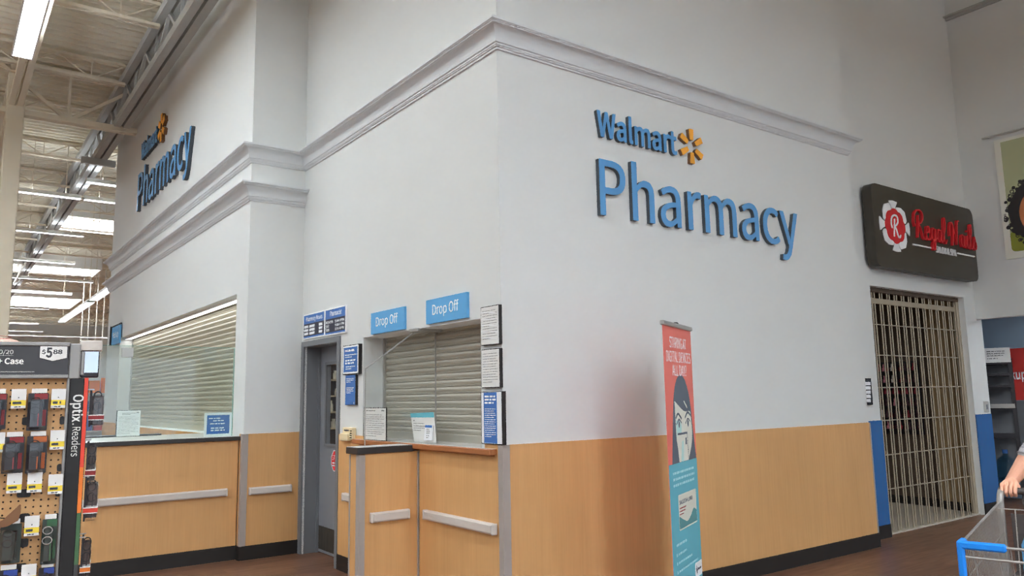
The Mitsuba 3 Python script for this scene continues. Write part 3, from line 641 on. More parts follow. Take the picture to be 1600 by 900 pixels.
# notices at the corner
for i, (lab, zb, zt, sd) in enumerate((('white paper notice in a black holder, topmost of three beside the corner', 1.915, 2.19, 3), ('white paper notice in a black holder, the middle one of three beside the corner', 1.618, 1.888, 4))):
    key = thing('paper_notice', lab, 'notice')
    panel(key, 'holder', F, -4.592, -4.365, zb, zt, 0, 0.024, 'black_plastic')
    panel(key, 'sheet', F, -4.588, -4.372, zb + 0.005, zt - 0.005, 0.024, 0.025, 'paper')
    prints(key, F, lines_of(-4.57, -4.39, [zt - 0.035 - k_ * 0.018 for k_ in range(12)], 0.004, sd), 0.025, 'paper_text')
    if i == 0:
        for k_ in range(5): part(key, 'fold', xf(bar((-4.585, zt - 0.04 - 0.045 * k_, 0.026), (-4.40 + 0.02 * (k_ % 2), zt - 0.055 - 0.045 * k_, 0.026), 0.005), F), 'white_print')
key = thing('paper_notice', 'tall blue and white notice in a black holder, lowest of three beside the corner', 'notice')
panel(key, 'holder', F, -4.597, -4.335, 1.232, 1.592, 0, 0.026, 'black_plastic')
panel(key, 'white_margin', F, -4.592, -4.35, 1.238, 1.588, 0.026, 0.027, 'white_print')
panel(key, 'sheet', F, -4.562, -4.405, 1.24, 1.586, 0.027, 0.028, 'dark_blue')
prints(key, F, unary_union([lines_of(-4.55, -4.415, [1.552, 1.53, 1.508], 0.013, 4, 0.8)] + [lines_of(-4.55, -4.42, [1.47 - k_ * 0.0145 for k_ in range(14)], 0.005, 11)]), 0.028, 'white_print')
# brochure holder and papers on the ledge
Fb = frame((3.16, 0, 0), (0, -1, 0))
key = thing('brochure_holder', 'white card with a teal header standing on the drop off ledge', 'card holder')
part(key, 'card', xf(extr(Polygon([(-5.66, 1.21), (-5.31, 1.21), (-5.345, 1.445), (-5.72, 1.433)]), 0.004), Fb), 'paper')
part(key, 'header', xf(extr(Polygon([(-5.712, 1.40), (-5.338, 1.405), (-5.347, 1.446), (-5.722, 1.434)]), 0.001, 0.004), Fb), 'banner_teal')
prints(key, Fb, unary_union([wordbars(-5.67, -5.50, 1.372, 0.010, 3)[0], lines_of(-5.67, -5.47, [1.35, 1.332, 1.314, 1.296], 0.006, 9)]), 0.004, 'paper_text')
lf = part(key, 'leaflet', xf(extr(Polygon([(-5.475, 1.225), (-5.355, 1.228), (-5.345, 1.345), (-5.45, 1.345)]), 0.012, 0.008), Fb), 'white_print')
part(lf, 'leaflet_header', xf(extr(Polygon([(-5.452, 1.325), (-5.347, 1.325), (-5.345, 1.345), (-5.45, 1.345)]), 0.001, 0.02), Fb), 'dark_blue')
prints(lf, Fb, lines_of(-5.435, -5.38, [1.31, 1.295, 1.28, 1.26, 1.245], 0.006, 12), 0.02, 'paper_text')
part(key, 'foot', xf(bx(-5.68, -5.30, 1.206, 1.212, -0.05, 0.06), Fb), 'clear_glass')
key = thing('clear_frame_notice', 'printed page in a thin dark frame on the drop off ledge behind the glass divider', 'notice')
Fc = frame((3.06, 0, 0), (0, -1, 0))
panel(key, 'frame_edge', Fc, -6.39, -5.96, 1.206, 1.483, -0.006, 0, 'black_plastic')
panel(key, 'sheet', Fc, -6.38, -5.97, 1.21, 1.478, 0, 0.001, 'paper')
prints(key, Fc, unary_union([lines_of(-6.34, -6.05, [1.452], 0.008, 2), sbox(-6.05, 1.452, -6.0, 1.462), lines_of(-6.35, -6.0, [1.42 - k_ * 0.018 for k_ in range(11)], 0.004, 6)]), 0.001, 'paper_text')
key = thing('clear_frame_notice', 'printed page in a dark frame standing on the pick up counter by the shutter', 'notice')
Fc = FY(0, 9.26, 0)
panel(key, 'frame_edge', Fc, 1.565, 1.80, 1.207, 1.485, -0.008, 0, 'black_plastic')
panel(key, 'sheet', Fc, 1.573, 1.80, 1.211, 1.481, 0, 0.001, 'paper')
prints(key, Fc, unary_union([lines_of(1.62, 1.75, [1.45, 1.438], 0.006, 2), sbox(1.76, 1.453, 1.785, 1.465), lines_of(1.585, 1.785, [1.415 - k_ * 0.016 for k_ in range(12)], 0.004, 6)]), 0.001, 'paper_text')
key = thing('blue_card', 'blue card with a white border standing at the right end of the pick up counter', 'card')
Fc = FY(0, 8.345, 0)
panel(key, 'border', Fc, 2.225, 2.50, 1.207, 1.446, -0.006, 0, 'white_print')
panel(key, 'sheet', Fc, 2.25, 2.475, 1.232, 1.422, 0, 0.001, 'dark_blue')
prints(key, Fc, unary_union([lines_of(2.27, 2.455, [1.385], 0.010, 2), lines_of(2.31, 2.42, [1.36], 0.010, 3, 1), lines_of(2.28, 2.44, [1.33], 0.010, 4, 1), lines_of(2.29, 2.43, [1.285, 1.262], 0.012, 5, 1)]), 0.001, 'white_print')
# small blue sign at the far end of the shutter
key = thing('pickup_sign', 'small blue sign hung at the far left end of the wide shutter', 'sign')
Fp = FX(x1 - 0.02, 0, 0)
panel(key, 'board', Fp, -15.6, -14.85, 2.60, 2.92, 0, 0.025, 'sign_blue')
prints(key, Fp, unary_union([text_in('Pick Up', -15.48, -14.97, 2.72, 0.10, 64)]), 0.025, 'white_print')
part(key, 'hanger_rod', bar((x1 - 0.05, 15.66, 2.60), (x1 - 0.05, 15.66, 2.95), 0.03), 'black_plastic')
part(key, 'hanger_rod', bar((x1 - 0.03, 15.66, 2.94), (x1 - 0.03, 14.8, 2.94), 0.02), 'black_plastic')

# ------------------------------------------------------------------ roll up banner
ba = math.radians(25.6); bu = (math.cos(ba), math.sin(ba), 0)
Fb = frame((3.942, 3.642, 0), bu); BW, BH = 0.705, 2.03
key = thing('banner_stand', 'tall coral and teal roll-up banner stand in front of the maple wainscot', 'banner')
part(key, 'sheet', xf(extr(sbox(0.004, 0.08, BW - 0.004, BH), 0.003), Fb), 'banner_coral')
part(key, 'teal_panel', xf(extr(sbox(0.004, 0.08, BW - 0.004, 1.083), 0.0008, 0.003), Fb), 'banner_teal')
part(key, 'top_rail', xf(rbx(-0.006, BW + 0.006, BH - 0.01, BH + 0.022, -0.014, 0.018, 0.006), Fb), 'aluminium')
part(key, 'rail_clip', xf(rbx(BW / 2 - 0.03, BW / 2 + 0.03, BH + 0.02, BH + 0.032, -0.01, 0.008, 0.003), Fb), 'black_plastic')
part(key, 'base_case', xf(rbx(-0.01, BW + 0.01, 0.0, 0.085, -0.07, 0.07, 0.02), Fb), 'aluminium')
part(key, 'support_pole', xf(bar((BW / 2, 0.06, -0.03), (BW / 2, BH, -0.012), 0.014), Fb), 'aluminium')
LT = 0.0035
for q_ in (('STARING AT', 0.15, 0.56, 1.875, 0.075), ('DIGITAL DEVICES', 0.06, 0.66, 1.775, 0.075), ('ALL DAY?', 0.19, 0.54, 1.68, 0.075)): prints(key, Fb, text_in(*q_, 80, 0.0), 0.003, 'white_print', 'headline')
# drawn face: hair, face, brows, eyes, held phone
ring_ = list(cr([(0.09, 1.083), (0.12, 1.25), (0.165, 1.45), (0.205, 1.57), (0.28, 1.655), (0.375, 1.685), (0.47, 1.66), (0.55, 1.58), (0.60, 1.47), (0.635, 1.30), (0.69, 1.083)], 6).coords)
prints(key, Fb, Polygon(ring_), 0.003, 'banner_hair', 'printed_hair')
fc = Polygon(list(cr([(0.20, 1.505), (0.205, 1.38), (0.21, 1.26), (0.235, 1.18), (0.255, 1.085)], 5).coords) + [(0.48, 1.085)] + list(cr([(0.50, 1.10), (0.575, 1.18), (0.61, 1.27), (0.60, 1.36), (0.585, 1.42)], 5).coords) + list(cr([(0.56, 1.43), (0.43, 1.43), (0.31, 1.465), (0.20, 1.505)], 5).coords)).buffer(0)
prints(key, Fb, fc, 0.0038, 'banner_pale', 'printed_face')
prints(key, Fb, Polygon([(0.215, 1.37), (0.30, 1.37), (0.345, 1.33), (0.335, 1.28), (0.24, 1.28), (0.22, 1.25)]), 0.0042, 'banner_mint', 'printed_cheek')
prints(key, Fb, Polygon([(0.30, 1.085), (0.34, 1.22), (0.38, 1.23), (0.36, 1.085)]), 0.0042, 'banner_mint', 'printed_shade')
det = [cr([(0.215, 1.39), (0.27, 1.415), (0.345, 1.382)]).buffer(0.008), cr([(0.445, 1.385), (0.51, 1.42), (0.575, 1.40)]).buffer(0.008)]
for c_ in (0.285, 0.51): det += [cr([(c_ - 0.06, 1.345), (c_, 1.375), (c_ + 0.06, 1.352)]).buffer(0.005), affinity.scale(Point(c_, 1.342).buffer(0.022), 0.8, 1.1)]
det += [LineString([(0.245, 1.276), (0.475, 1.276)]).buffer(0.007), LineString([(0.475, 1.276), (0.485, 1.10)]).buffer(0.0035), sbox(0.425, 1.195, 0.455, 1.245)]
for q_ in det: prints(key, Fb, q_, 0.0046, 'banner_hair', 'printed_features')
prints(key, Fb, LineString([(0.43, 1.50), (0.50, 1.455)]).buffer(0.006), 0.0046, 'banner_pale', 'printed_highlight')
for q_ in [lines_of(0.09, 0.64, [z_], 0.016, 21 + i_, 0.95) for i_, z_ in enumerate((1.012, 0.972, 0.932))] + [lines_of(0.10, 0.34, [0.545], 0.016, 8, 1), lines_of(0.135, 0.34, [0.485], 0.013, 9, 1), lines_of(0.135, 0.46, [0.43], 0.013, 10, 1), lines_of(0.135, 0.60, [0.375], 0.013, 11, 1)] + [sbox(0.09, z_, 0.112, z_ + 0.02) for z_ in (0.482, 0.427, 0.372)]:
    for q2 in getattr(q_, 'geoms', [q_]): prints(key, Fb, q2, 0.0038, 'banner_print', 'body_text')
bk = part(key, 'printed_pack', xf(extr(rrect(0.185, 0.635, 0.63, 0.87, 0.012), 0.0008, 0.0038), Fb), 'banner_pale')
prints(bk, Fb, text_in('BAUSCH+LOMB', 0.205, 0.53, 0.805, 0.026, 48, 0.03), 0.0046, 'banner_hair', 'pack_title')
prints(bk, Fb, Polygon([(0.19, 0.645)] + list(cr([(0.19, 0.73), (0.28, 0.70), (0.38, 0.675), (0.47, 0.70), (0.55, 0.74), (0.625, 0.72)], 5).coords) + [(0.625, 0.645)]), 0.0046, 'banner_deep', 'pack_wave')
prints(bk, Fb, lines_of(0.205, 0.36, [0.775, 0.755, 0.735], 0.008, 5), 0.0046, 'card_red', 'pack_text')
lk = part(key, 'logo_tab', xf(extr(rrect(0.52, 0.262, 0.70, 0.362, 0.012), 0.0008, 0.0038), Fb), 'white_print')
prints(lk, Fb, Polygon([(0.56, 0.282), (0.575, 0.312), (0.56, 0.342), (0.545, 0.312)]), 0.0046, 'hours_dark', 'logo_mark')
prints(lk, Fb, lines_of(0.59, 0.68, [0.305], 0.014, 5, 0.9), 0.0046, 'hours_dark', 'logo_text')

# ------------------------------------------------------------------ salon sign
key = thing('salon_sign', 'dark slab sign with red salon name and red and white R emblem above the gate', 'sign')
Fs = FY(0, 4.424, 0)
part(key, 'slab', xf(extr(rrect(8.265, 2.915, 10.735, 3.865, 0.10), 0.11, -0.11), Fs), 'salon_slab')
part(key, 'standoff', bx(8.6, 10.4, 4.53, y3, 3.1, 3.7), 'black_plastic')
cx, cz = 8.71, 3.41
def scaled(g_, sx_=1.0, sy_=1.0): return affinity.translate(affinity.scale(g_, sx_, sy_, origin=(0, 0)), cx, cz)
pet = []
for k_ in range(4):
    pet.append(affinity.rotate(Polygon([(0.05, 0.06), (0.20, 0.02), (0.255, 0.10), (0.23, 0.19), (0.16, 0.225), (0.05, 0.22), (0.02, 0.18)]).buffer(0.02), 90 * k_, origin=(0, 0)))
for k_ in range(4):
    pet.append(affinity.rotate(Polygon([(0.19, -0.025), (0.27, -0.045), (0.325, -0.085), (0.335, 0), (0.325, 0.085), (0.27, 0.045), (0.19, 0.025)]).buffer(0.006), 90 * k_, origin=(0, 0)))
white = unary_union([scaled(p_, 0.98, 0.88) for p_ in pet[4:]]).union(unary_union([scaled(p_, 1.0, 0.95) for p_ in pet[:4]]).difference(unary_union([scaled(p_.buffer(0.018), 0.98, 0.88) for p_ in pet[4:]])))
part(key, 'emblem_petals', xf(extr(white, 0.008), Fs), 'white_print')
disc = unary_union([Point(0, 0).buffer(0.15)] + [Point(0.10 * math.cos(a_), 0.10 * math.sin(a_)).buffer(0.085) for a_ in np.arange(8) * math.pi / 4])
part(key, 'emblem_disc', xf(extr(scaled(disc, 1.22, 1.12), 0.004, 0.008), Fs), 'red_sign')
R1 = [[(0.30, 0.80), (0.24, 0.45), (0.16, 0.02)], [(0.04, 0.40), (0.0, 0.58), (0.08, 0.86), (0.30, 1.0), (0.52, 0.95), (0.56, 0.74), (0.42, 0.56), (0.26, 0.50)], [(0.28, 0.50), (0.40, 0.30), (0.50, 0.04), (0.62, 0.0), (0.70, 0.10)]]
S = {'R': (R1, 0.66), 'e': ([[(0.02, 0.22), (0.22, 0.30), (0.24, 0.46), (0.12, 0.46), (0.04, 0.26), (0.10, 0.02), (0.26, 0.04), (0.36, 0.16)]], 0.34),
     'g': ([[(0.28, 0.40), (0.14, 0.46), (0.04, 0.24), (0.10, 0.02), (0.24, 0.14), (0.30, 0.44)], [(0.30, 0.44), (0.26, 0.0), (0.18, -0.30), (0.04, -0.28), (0.10, -0.08), (0.40, 0.14)]], 0.38),
     'a': ([[(0.28, 0.40), (0.14, 0.46), (0.04, 0.24), (0.10, 0.02), (0.24, 0.14), (0.30, 0.44)], [(0.30, 0.44), (0.27, 0.12), (0.32, 0.0), (0.42, 0.14)]], 0.40),
     'l': ([[(0.0, 0.14), (0.20, 0.60), (0.22, 0.90), (0.14, 0.90), (0.08, 0.50), (0.08, 0.08), (0.16, 0.0), (0.26, 0.14)]], 0.26),
     'N': ([[(0.0, 0.34), (0.02, 0.62), (0.14, 0.84), (0.24, 0.74), (0.20, 0.30), (0.14, 0.0)], [(0.22, 0.80), (0.34, 0.40), (0.44, 0.06)], [(0.44, 0.06), (0.52, 0.60), (0.60, 0.94), (0.70, 0.96)]], 0.70),
     'i': ([[(0.0, 0.14), (0.10, 0.46), (0.08, 0.10), (0.14, 0.0), (0.24, 0.14)], [(0.15, 0.64), (0.16, 0.68)]], 0.24),
     's': ([[(0.0, 0.10), (0.14, 0.48), (0.18, 0.36), (0.24, 0.16), (0.14, 0.0), (0.02, 0.06)]], 0.30), ' ': ([], 0.22)}
def script(text, w=0.024):
    x, out = 0, []
    for ch in text:
        st, adv = S[ch]
        for s_ in st: out.append(affinity.translate(cr(s_).buffer(w), x, 0))
        x += adv
    return unary_union(out)
g_ = script('Regal Nails'); b_ = g_.bounds
g_ = affinity.translate(affinity.scale(affinity.translate(g_, -b_[0], 0), 1.60 / (b_[2] - b_[0]), 0.34, origin=(0, 0)), 9.115, 3.325)
part(key, 'name_lettering', xf(extr(g_, 0.03), Fs), 'red_sign')
g_ = script('R', 0.042); b_ = g_.bounds
g_ = affinity.translate(affinity.scale(affinity.translate(g_, -(b_[0] + b_[2]) / 2, -(b_[1] + b_[3]) / 2), 0.27, 0.25, origin=(0, 0)), cx, cz)
part(key, 'emblem_letter', xf(extr(g_, 0.006, 0.012), Fs), 'white_print')
part(key, 'subtitle', xf(extr(text_in('SALON & SPA', 9.64, 10.16, 3.195, 0.08, 96, 0.0), 0.012), Fs), 'white_print')
part(key, 'rule', xf(extr(sbox(9.08, 3.228, 9.60, 3.246), 0.012), Fs), 'white_print'); part(key, 'rule', xf(extr(sbox(10.19, 3.228, 10.66, 3.246), 0.012), Fs), 'white_print')

# ------------------------------------------------------------------ salon gate
key = thing('security_gate', 'closed tan folding security gate of thin bars across the salon opening', 'gate')
GY = y3 + 0.10
part(key, 'top_track', bx(SOX0, SOX1, GY - 0.03, GY + 0.03, SOZ - 0.05, SOZ), 'brown_wall')
part(key, 'top_band', bx(SOX0 + 0.01, SOX1 - 0.01, GY - 0.008, GY + 0.008, 2.54, 2.60), 'gate_tan')
n = 13; dx = (SOX1 - SOX0 - 0.10) / n
vb = mikit.ply(trimesh.creation.cylinder(0.009, SOZ - 0.06, sections=8), 'gate_tan', smooth=50)
for i in range(n + 1):
    for j, o in enumerate((0, 0.052)):
        x_ = SOX0 + 0.04 + i * dx + o
        if x_ > SOX1 - 0.04: continue
        scene[numbered(key + '__vertical_bar')] = {**vb, 'to_world': T().translate([x_, GY, (SOZ - 0.06) / 2 + 0.01])}
for z in (2.30, 1.95, 1.585, 1.22, 0.84, 0.47): part(key, 'cross_rod', bar((SOX0 + 0.02, GY, z), (SOX1 - 0.03, GY, z), 0.012), 'gate_tan')
part(key, 'end_post', rbx(SOX1 - 0.06, SOX1, GY - 0.03, GY + 0.03, 0, SOZ - 0.05, 0.005), 'gate_tan')
part(key, 'floor_track', bx(SOX0, SOX1, GY - 0.05, GY + 0.05, 0, 0.012), 'salon_tile')
struct('floor_salon', bx(6.5, 10.87, y3 + 0.15, 9, 0.0, 0.006), 'salon_tile', 'pale tile floor of the salon')
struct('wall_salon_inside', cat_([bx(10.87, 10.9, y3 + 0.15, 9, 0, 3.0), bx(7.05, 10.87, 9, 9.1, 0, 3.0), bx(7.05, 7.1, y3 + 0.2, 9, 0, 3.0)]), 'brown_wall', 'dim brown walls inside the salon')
struct('wall_salon_pier', bx(10.74, 10.87, y3 + 0.15, 5.14, 0, 3.0), 'tan_wall', 'tan pier just inside the salon gate')
strip((8.6, 6.6), (8.6, 8.6), 2.9, 'unseen strip light added to brighten the inside of the salon', 0.2, (3.4, 3.2, 2.9))  # unseen lamp added so the room behind the gate is not black
strip((11.7, 1.5), (11.7, 4.0), 2.7, 'strip light added outside the view to brighten the alcove', 0.2, (6.5, 6.9, 7.2))  # added lamp, out of view, to lift the dark alcove
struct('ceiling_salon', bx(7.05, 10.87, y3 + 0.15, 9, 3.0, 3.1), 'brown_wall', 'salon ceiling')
struct('baseboard_salon_inside', cat_([bx(10.85, 10.87, 5.14, 9, 0.006, 0.11), bx(10.72, 10.74, y3 + 0.16, 5.14, 0.006, 0.11)]), 'black_base', 'black base inside the salon')
key = thing('polish_rack', 'dark wall rack of nail polish bottles seen through the gate', 'display rack')
part(key, 'back_board', bx(10.83, 10.868, 5.35, 6.6, 0.95, 1.95), 'rack_dark')
pol = {c_: mikit.ply(trimesh.creation.revolve([(0, 0), (0.022, 0), (0.022, 0.045), (0.01, 0.055), (0.011, 0.056), (0.009, 0.10), (0, 0.10)], sections=10), c_, smooth=40) for c_ in ('polish_red', 'polish_pink', 'polish_dark', 'bottle_white')}
for z in (1.02, 1.18, 1.34, 1.50, 1.66, 1.82):
    part(key, 'ledge', bx(10.77, 10.83, 5.35, 6.6, z - 0.015, z), 'rack_dark')
    for k_ in range(20):
        kk = thing('polish_bottle', 'nail polish bottle on the dark rack behind the gate', 'bottle', 'nail polish bottles behind the gate')
        scene[kk] = {**pol[rb.choices(list(pol), (5, 2, 4, 2))[0]], 'to_world': T().translate([10.80, 5.40 + k_ * 0.06, z])}
key = thing('manicure_desk', 'light wooden manicure desk standing behind the left end of the gate', 'desk')
part(key, 'top', rbx(8.9, 9.85, 5.35, 5.95, 0.75, 0.78, 0.005), 'desk_wood')
part(key, 'side_panel', bx(9.75, 9.80, 5.38, 5.92, 0.006, 0.75), 'desk_wood'); part(key, 'side_panel', bx(8.95, 9.0, 5.38, 5.92, 0.006, 0.75), 'desk_wood')
part(key, 'hutch', bx(9.5, 9.85, 5.4, 5.9, 0.78, 1.08), 'desk_wood')
part(key, 'drawer', bx(9.45, 9.75, 5.36, 5.40, 0.5, 0.74), 'desk_wood')
key = thing('door_frame_holder', 'black document holder with white sheets on the wall left of the salon gate', 'notice')
part(key, 'holder', bx(7.95, 8.15, y3 - 0.035, y3, 1.40, 1.685), 'black_plastic')
for k_ in range(5): part(key, 'sheet', bx(7.86, 8.085, y3 - 0.05 - 0.003 * k_, y3 - 0.037 - 0.003 * k_, 1.43 + 0.045 * k_, 1.465 + 0.045 * k_), 'white_print')

# ------------------------------------------------------------------ alcove contents
key = thing('wall_switch', 'small grey switch plate on the wall edge beside the alcove', 'switch plate')
part(key, 'plate', rbx(10.86, 10.99, y3 - 0.012, y3, 1.25, 1.39, 0.004), 'steel_grey'); part(key, 'toggle', rbx(10.905, 10.945, y3 - 0.02, y3 - 0.01, 1.29, 1.35, 0.003), 'door_leaf')
key = thing('bottle_rack', 'tall dark metal rack holding water bottles in the alcove', 'rack')
RX = 12.0
RKM = trimesh.transformations.rotation_matrix(math.radians(20), (0, 0, 1), (RX, 4.66, 0)); Rk = lambda m: xf(m, RKM)     # the rack stands a little turned
for y in (4.66, 5.30):
    for x_ in (RX, 12.42): part(key, 'post', Rk(bx(x_ - 0.02, x_ + 0.02, y - 0.02, y + 0.02, 0, 1.98)), 'rack_dark')
for z in (1.92, 1.76, 1.60, 1.30, 0.90, 0.22): part(key, 'shelf', Rk(bx(RX - 0.02, 12.44, 4.65, 5.31, z - 0.035, z)), 'rack_dark')
for z in (1.30, 0.90): part(key, 'front_rail', Rk(bx(RX - 0.03, RX - 0.015, 4.65, 5.31, z - 0.02, z + 0.04)), 'aluminium' if z > 1 else 'rack_dark')
part(key, 'back_panel', Rk(bx(12.44, 12.45, 4.65, 5.31, 0.3, 1.92)), 'door_grey')
key = thing('rack_notice', 'white paper sign draped over the top of the bottle rack', 'notice')
part(key, 'sheet', Rk(bx(RX - 0.04, RX - 0.035, 4.64, 5.25, 1.91, 2.115)), 'paper'); prints(key, RKM @ frame((RX - 0.0405, 0, 0), (0, -1, 0)), lines_of(-4.92, -4.70, [2.06, 2.03, 2.0, 1.96], 0.012, 4), 0, 'paper_text')
jug = trimesh.creation.revolve([(0.0, 0), (0.12, 0), (0.132, 0.02), (0.132, 0.10), (0.126, 0.12), (0.132, 0.14), (0.132, 0.24), (0.126, 0.26), (0.132, 0.28), (0.125, 0.32), (0.06, 0.39), (0.03, 0.40), (0.03, 0.46), (0.0, 0.46)], sections=24)
jd, jc = mikit.ply(jug, 'water_blue', smooth=40), mikit.ply(trimesh.creation.cylinder(0.034, 0.05, sections=16), 'dark_blue', smooth=40)
for i, (x_, y) in enumerate(((12.15, 4.83), (12.15, 5.11))):
    kk = thing('water_jug', 'large blue water bottle on the lowest shelf of the alcove rack', 'water bottle', 'large water bottles on the alcove rack')
    scene[kk + '__bottle'] = {**jd, 'to_world': T(RKM.tolist()).translate([x_, y, 0.221])}; scene[kk + '__cap'] = {**jc, 'to_world': T(RKM.tolist()).translate([x_, y, 0.68])}
key = thing('pickup_poster', 'faded red poster on the blue alcove wall beside the rack', 'poster')
Fp = FX(12.495, 0, 0)
panel(key, 'sheet', Fp, -5.35, -3.6, 1.38, 2.12, 0, 0.004, 'poster_red', 0.01)
prints(key, Fp, text_in('Pickup!', -5.02, -4.62, 1.68, 0.13, 72, 0.03), 0.004, 'white_print')
panel(key, 'lower_panel', Fp, -5.35, -3.6, 0.7, 1.37, 0, 0.004, 'door_grey')
# portrait poster on the right wall
key = thing('portrait_poster', 'large white framed poster of a curly haired face high on the right wall', 'poster')
Fp = FX(XR - 0.025, 0, 0)
panel(key, 'mount', Fp, -4.135, -2.55, 3.175, 4.74, -0.025, 0, 'poster_white')
panel(key, 'sky_print', Fp, -4.06, -2.62, 3.45, 4.70, 0, 0.001, 'poster_sage')
panel(key, 'field_print', Fp, -4.06, -2.62, 3.26, 3.52, 0, 0.0015, 'poster_olive', 0.05)
hx, hz = -3.61, 3.74
hs = [Point(hx, hz).buffer(0.44)]
for k_ in range(150):
    a_ = rng.uniform(0, 2 * math.pi); r_ = 0.42 + rng.uniform(0, 0.07); c_ = (hx + r_ * math.cos(a_), hz + r_ * math.sin(a_))
    q = rng.uniform(0.012, 0.028); ring = Point(c_).buffer(q); hs.append(ring if k_ % 2 else ring.difference(Point(c_).buffer(q * 0.6)))
prints(key, Fp, unary_union(hs), 0.002, 'poster_hair', 'printed_hair')
prints(key, Fp, affinity.translate(affinity.scale(Point(0, 0).buffer(1), 0.29, 0.33), hx - 0.03, hz - 0.02), 0.003, 'poster_skin', 'printed_face')
prints(key, Fp, unary_union([affinity.translate(affinity.scale(Point(0, 0).buffer(1), 0.035, 0.016), hx - 0.06, hz), affinity.translate(affinity.scale(Point(0, 0).buffer(1), 0.035, 0.016), hx + 0.10, hz), LineString([(hx - 0.04, hz - 0.17), (hx + 0.02, hz - 0.19), (hx + 0.08, hz - 0.17)]).buffer(0.012), LineString([(hx + 0.02, hz - 0.02), (hx + 0.0, hz - 0.1), (hx + 0.03, hz - 0.105)]).buffer(0.006)]), 0.004, 'brown_lens', 'printed_features')
key = thing('banner_rail', 'thin grey rail on the right wall above the portrait poster', 'rail')
part(key, 'rod', bar((XR - 0.05, 4.26, 4.80), (XR - 0.05, 2.5, 4.80), 0.02), 'steel_grey')
for y in (4.2, 2.6): part(key, 'bracket', bar((XR, y, 4.80), (XR - 0.05, y, 4.80), 0.012), 'steel_grey')

# ------------------------------------------------------------------ reading glasses display
ra = math.radians(-9)
O = np.array([0.427, 3.655, 0.0]); FR = frame(O, (math.cos(ra), math.sin(ra), 0))      # local: x along the front (0 = right edge of the header), y up, z towards the camera
L_ = lambda m: xf(m, FR)
key = thing('glasses_display', 'pegboard display of reading glasses with a dark price header at the left edge', 'display stand')
RK = key
XL = -0.62
v = np.array([(XL, 0.12, 0), (0.0, 0.12, 0), (0.0, 1.662, 0), (XL, 1.662, 0)])
part(key, 'pegboard', L_(trimesh.Trimesh(v, [[0, 1, 2], [0, 2, 3]], process=False)), 'pegboard', uv=v[:, :2])
part(key, 'back', L_(bx(XL - 0.02, 0.07, 0.0, 1.66, -0.42, -0.004)), 'rack_grey')
part(key, 'base', L_(rbx(XL - 0.03, 0.075, 0, 0.12, -0.43, 0.06, 0.006)), 'header_dark')
part(key, 'header_board', L_(bx(XL, 0.002, 1.672, 1.79, -0.03, 0.02)), 'header_dark')
part(key, 'header_frame', L_(cat_([rbx(XL, 0.006, 1.788, 1.804, -0.42, 0.028, 0.003), rbx(XL, 0.006, 1.658, 1.673, -0.03, 0.028, 0.003)])), 'rack_grey')
part(key, 'header_side', L_(rbx(0.004, 0.045, 1.655, 1.80, -0.42, 0.015, 0.004)), 'rack_grey')
part(key, 'price_flag', L_(extr(Polygon([(-0.099, 1.787), (-0.004, 1.787), (-0.004, 1.741), (-0.053, 1.728), (-0.099, 1.741)]), 0.002, 0.022)), 'price_white')
prints(key, FR, unary_union([text_in('$', -0.092, -0.079, 1.757, 0.015, 64, 0.03), text_in('5', -0.077, -0.056, 1.744, 0.036, 96, 0.06), text_in('88', -0.053, -0.020, 1.757, 0.016, 72, 0.05)]), 0.024, 'header_dark', 'price')
prints(key, FR, unary_union([text_in('20/20', -0.25, -0.19, 1.755, 0.016, 64), text_in('+ Case', -0.24, -0.153, 1.716, 0.022, 80, 0.04), sbox(-0.26, 1.748, -0.19, 1.749), sbox(-0.5, 1.684, -0.115, 1.6855)]), 0.020, 'price_white', 'header_lettering')
part(key, 'edge_post', L_(rbx(0.0, 0.012, 0.1, 1.662, -0.03, 0.012, 0.003)), 'rack_grey')
part(key, 'side_sign', L_(rbx(0.012, 0.064, 0.1, 1.660, -0.02, 0.014, 0.003)), 'black_plastic')
for g_, a_, b_, c_, nm in (('Optix', 1.592, 1.482, 0.028, 0.035), ('Readers', 1.462, 1.345, 0.031, 0.028)):
    q = text_in(g_, 0, a_ - b_, 0, nm, 96, 0.03 if g_ == 'Optix' else 0.0)
    q = affinity.translate(affinity.rotate(q, -90, origin=(0, 0)), c_, a_)
    prints(key, FR, q, 0.014, 'price_white', 'side_lettering')
prints(key, FR, Point(0.032, 1.474).buffer(0.003), 0.014, 'price_white', 'side_lettering')
for a_, b_, m_ in ((1.30, 1.66, 'strip_red'), (1.12, 1.30, 'strip_orange'), (0.92, 1.12, 'strip_green'), (0.1, 0.92, 'header_dark')): part(key, 'colour_strip', L_(bx(0.064, 0.078, a_, b_, -0.02, 0.012)), m_)
part(key, 'side_panel', L_(bx(0.064, 0.072, 0.1, 1.66, -0.42, -0.02)), 'rack_dark')
for a_, b_, c_, d_ in ((-0.146, -0.116, 1.475, 1.506), (-0.016, 0.0, 1.473, 1.507), (-0.014, 0.0, 1.288, 1.317), (-0.146, -0.099, 1.195, 1.226), (-0.013, 0.0, 1.19, 1.219), (-0.134, -0.098, 1.10, 1.132), (-0.129, -0.097, 1.005, 1.037), (-0.136, -0.098, 0.911, 0.944), (-0.014, 0, 1.10, 1.125)):
    part(key, 'hook_plate', L_(extr(rrect(a_, c_, b_, d_, 0.008), 0.004)), 'black_plastic')
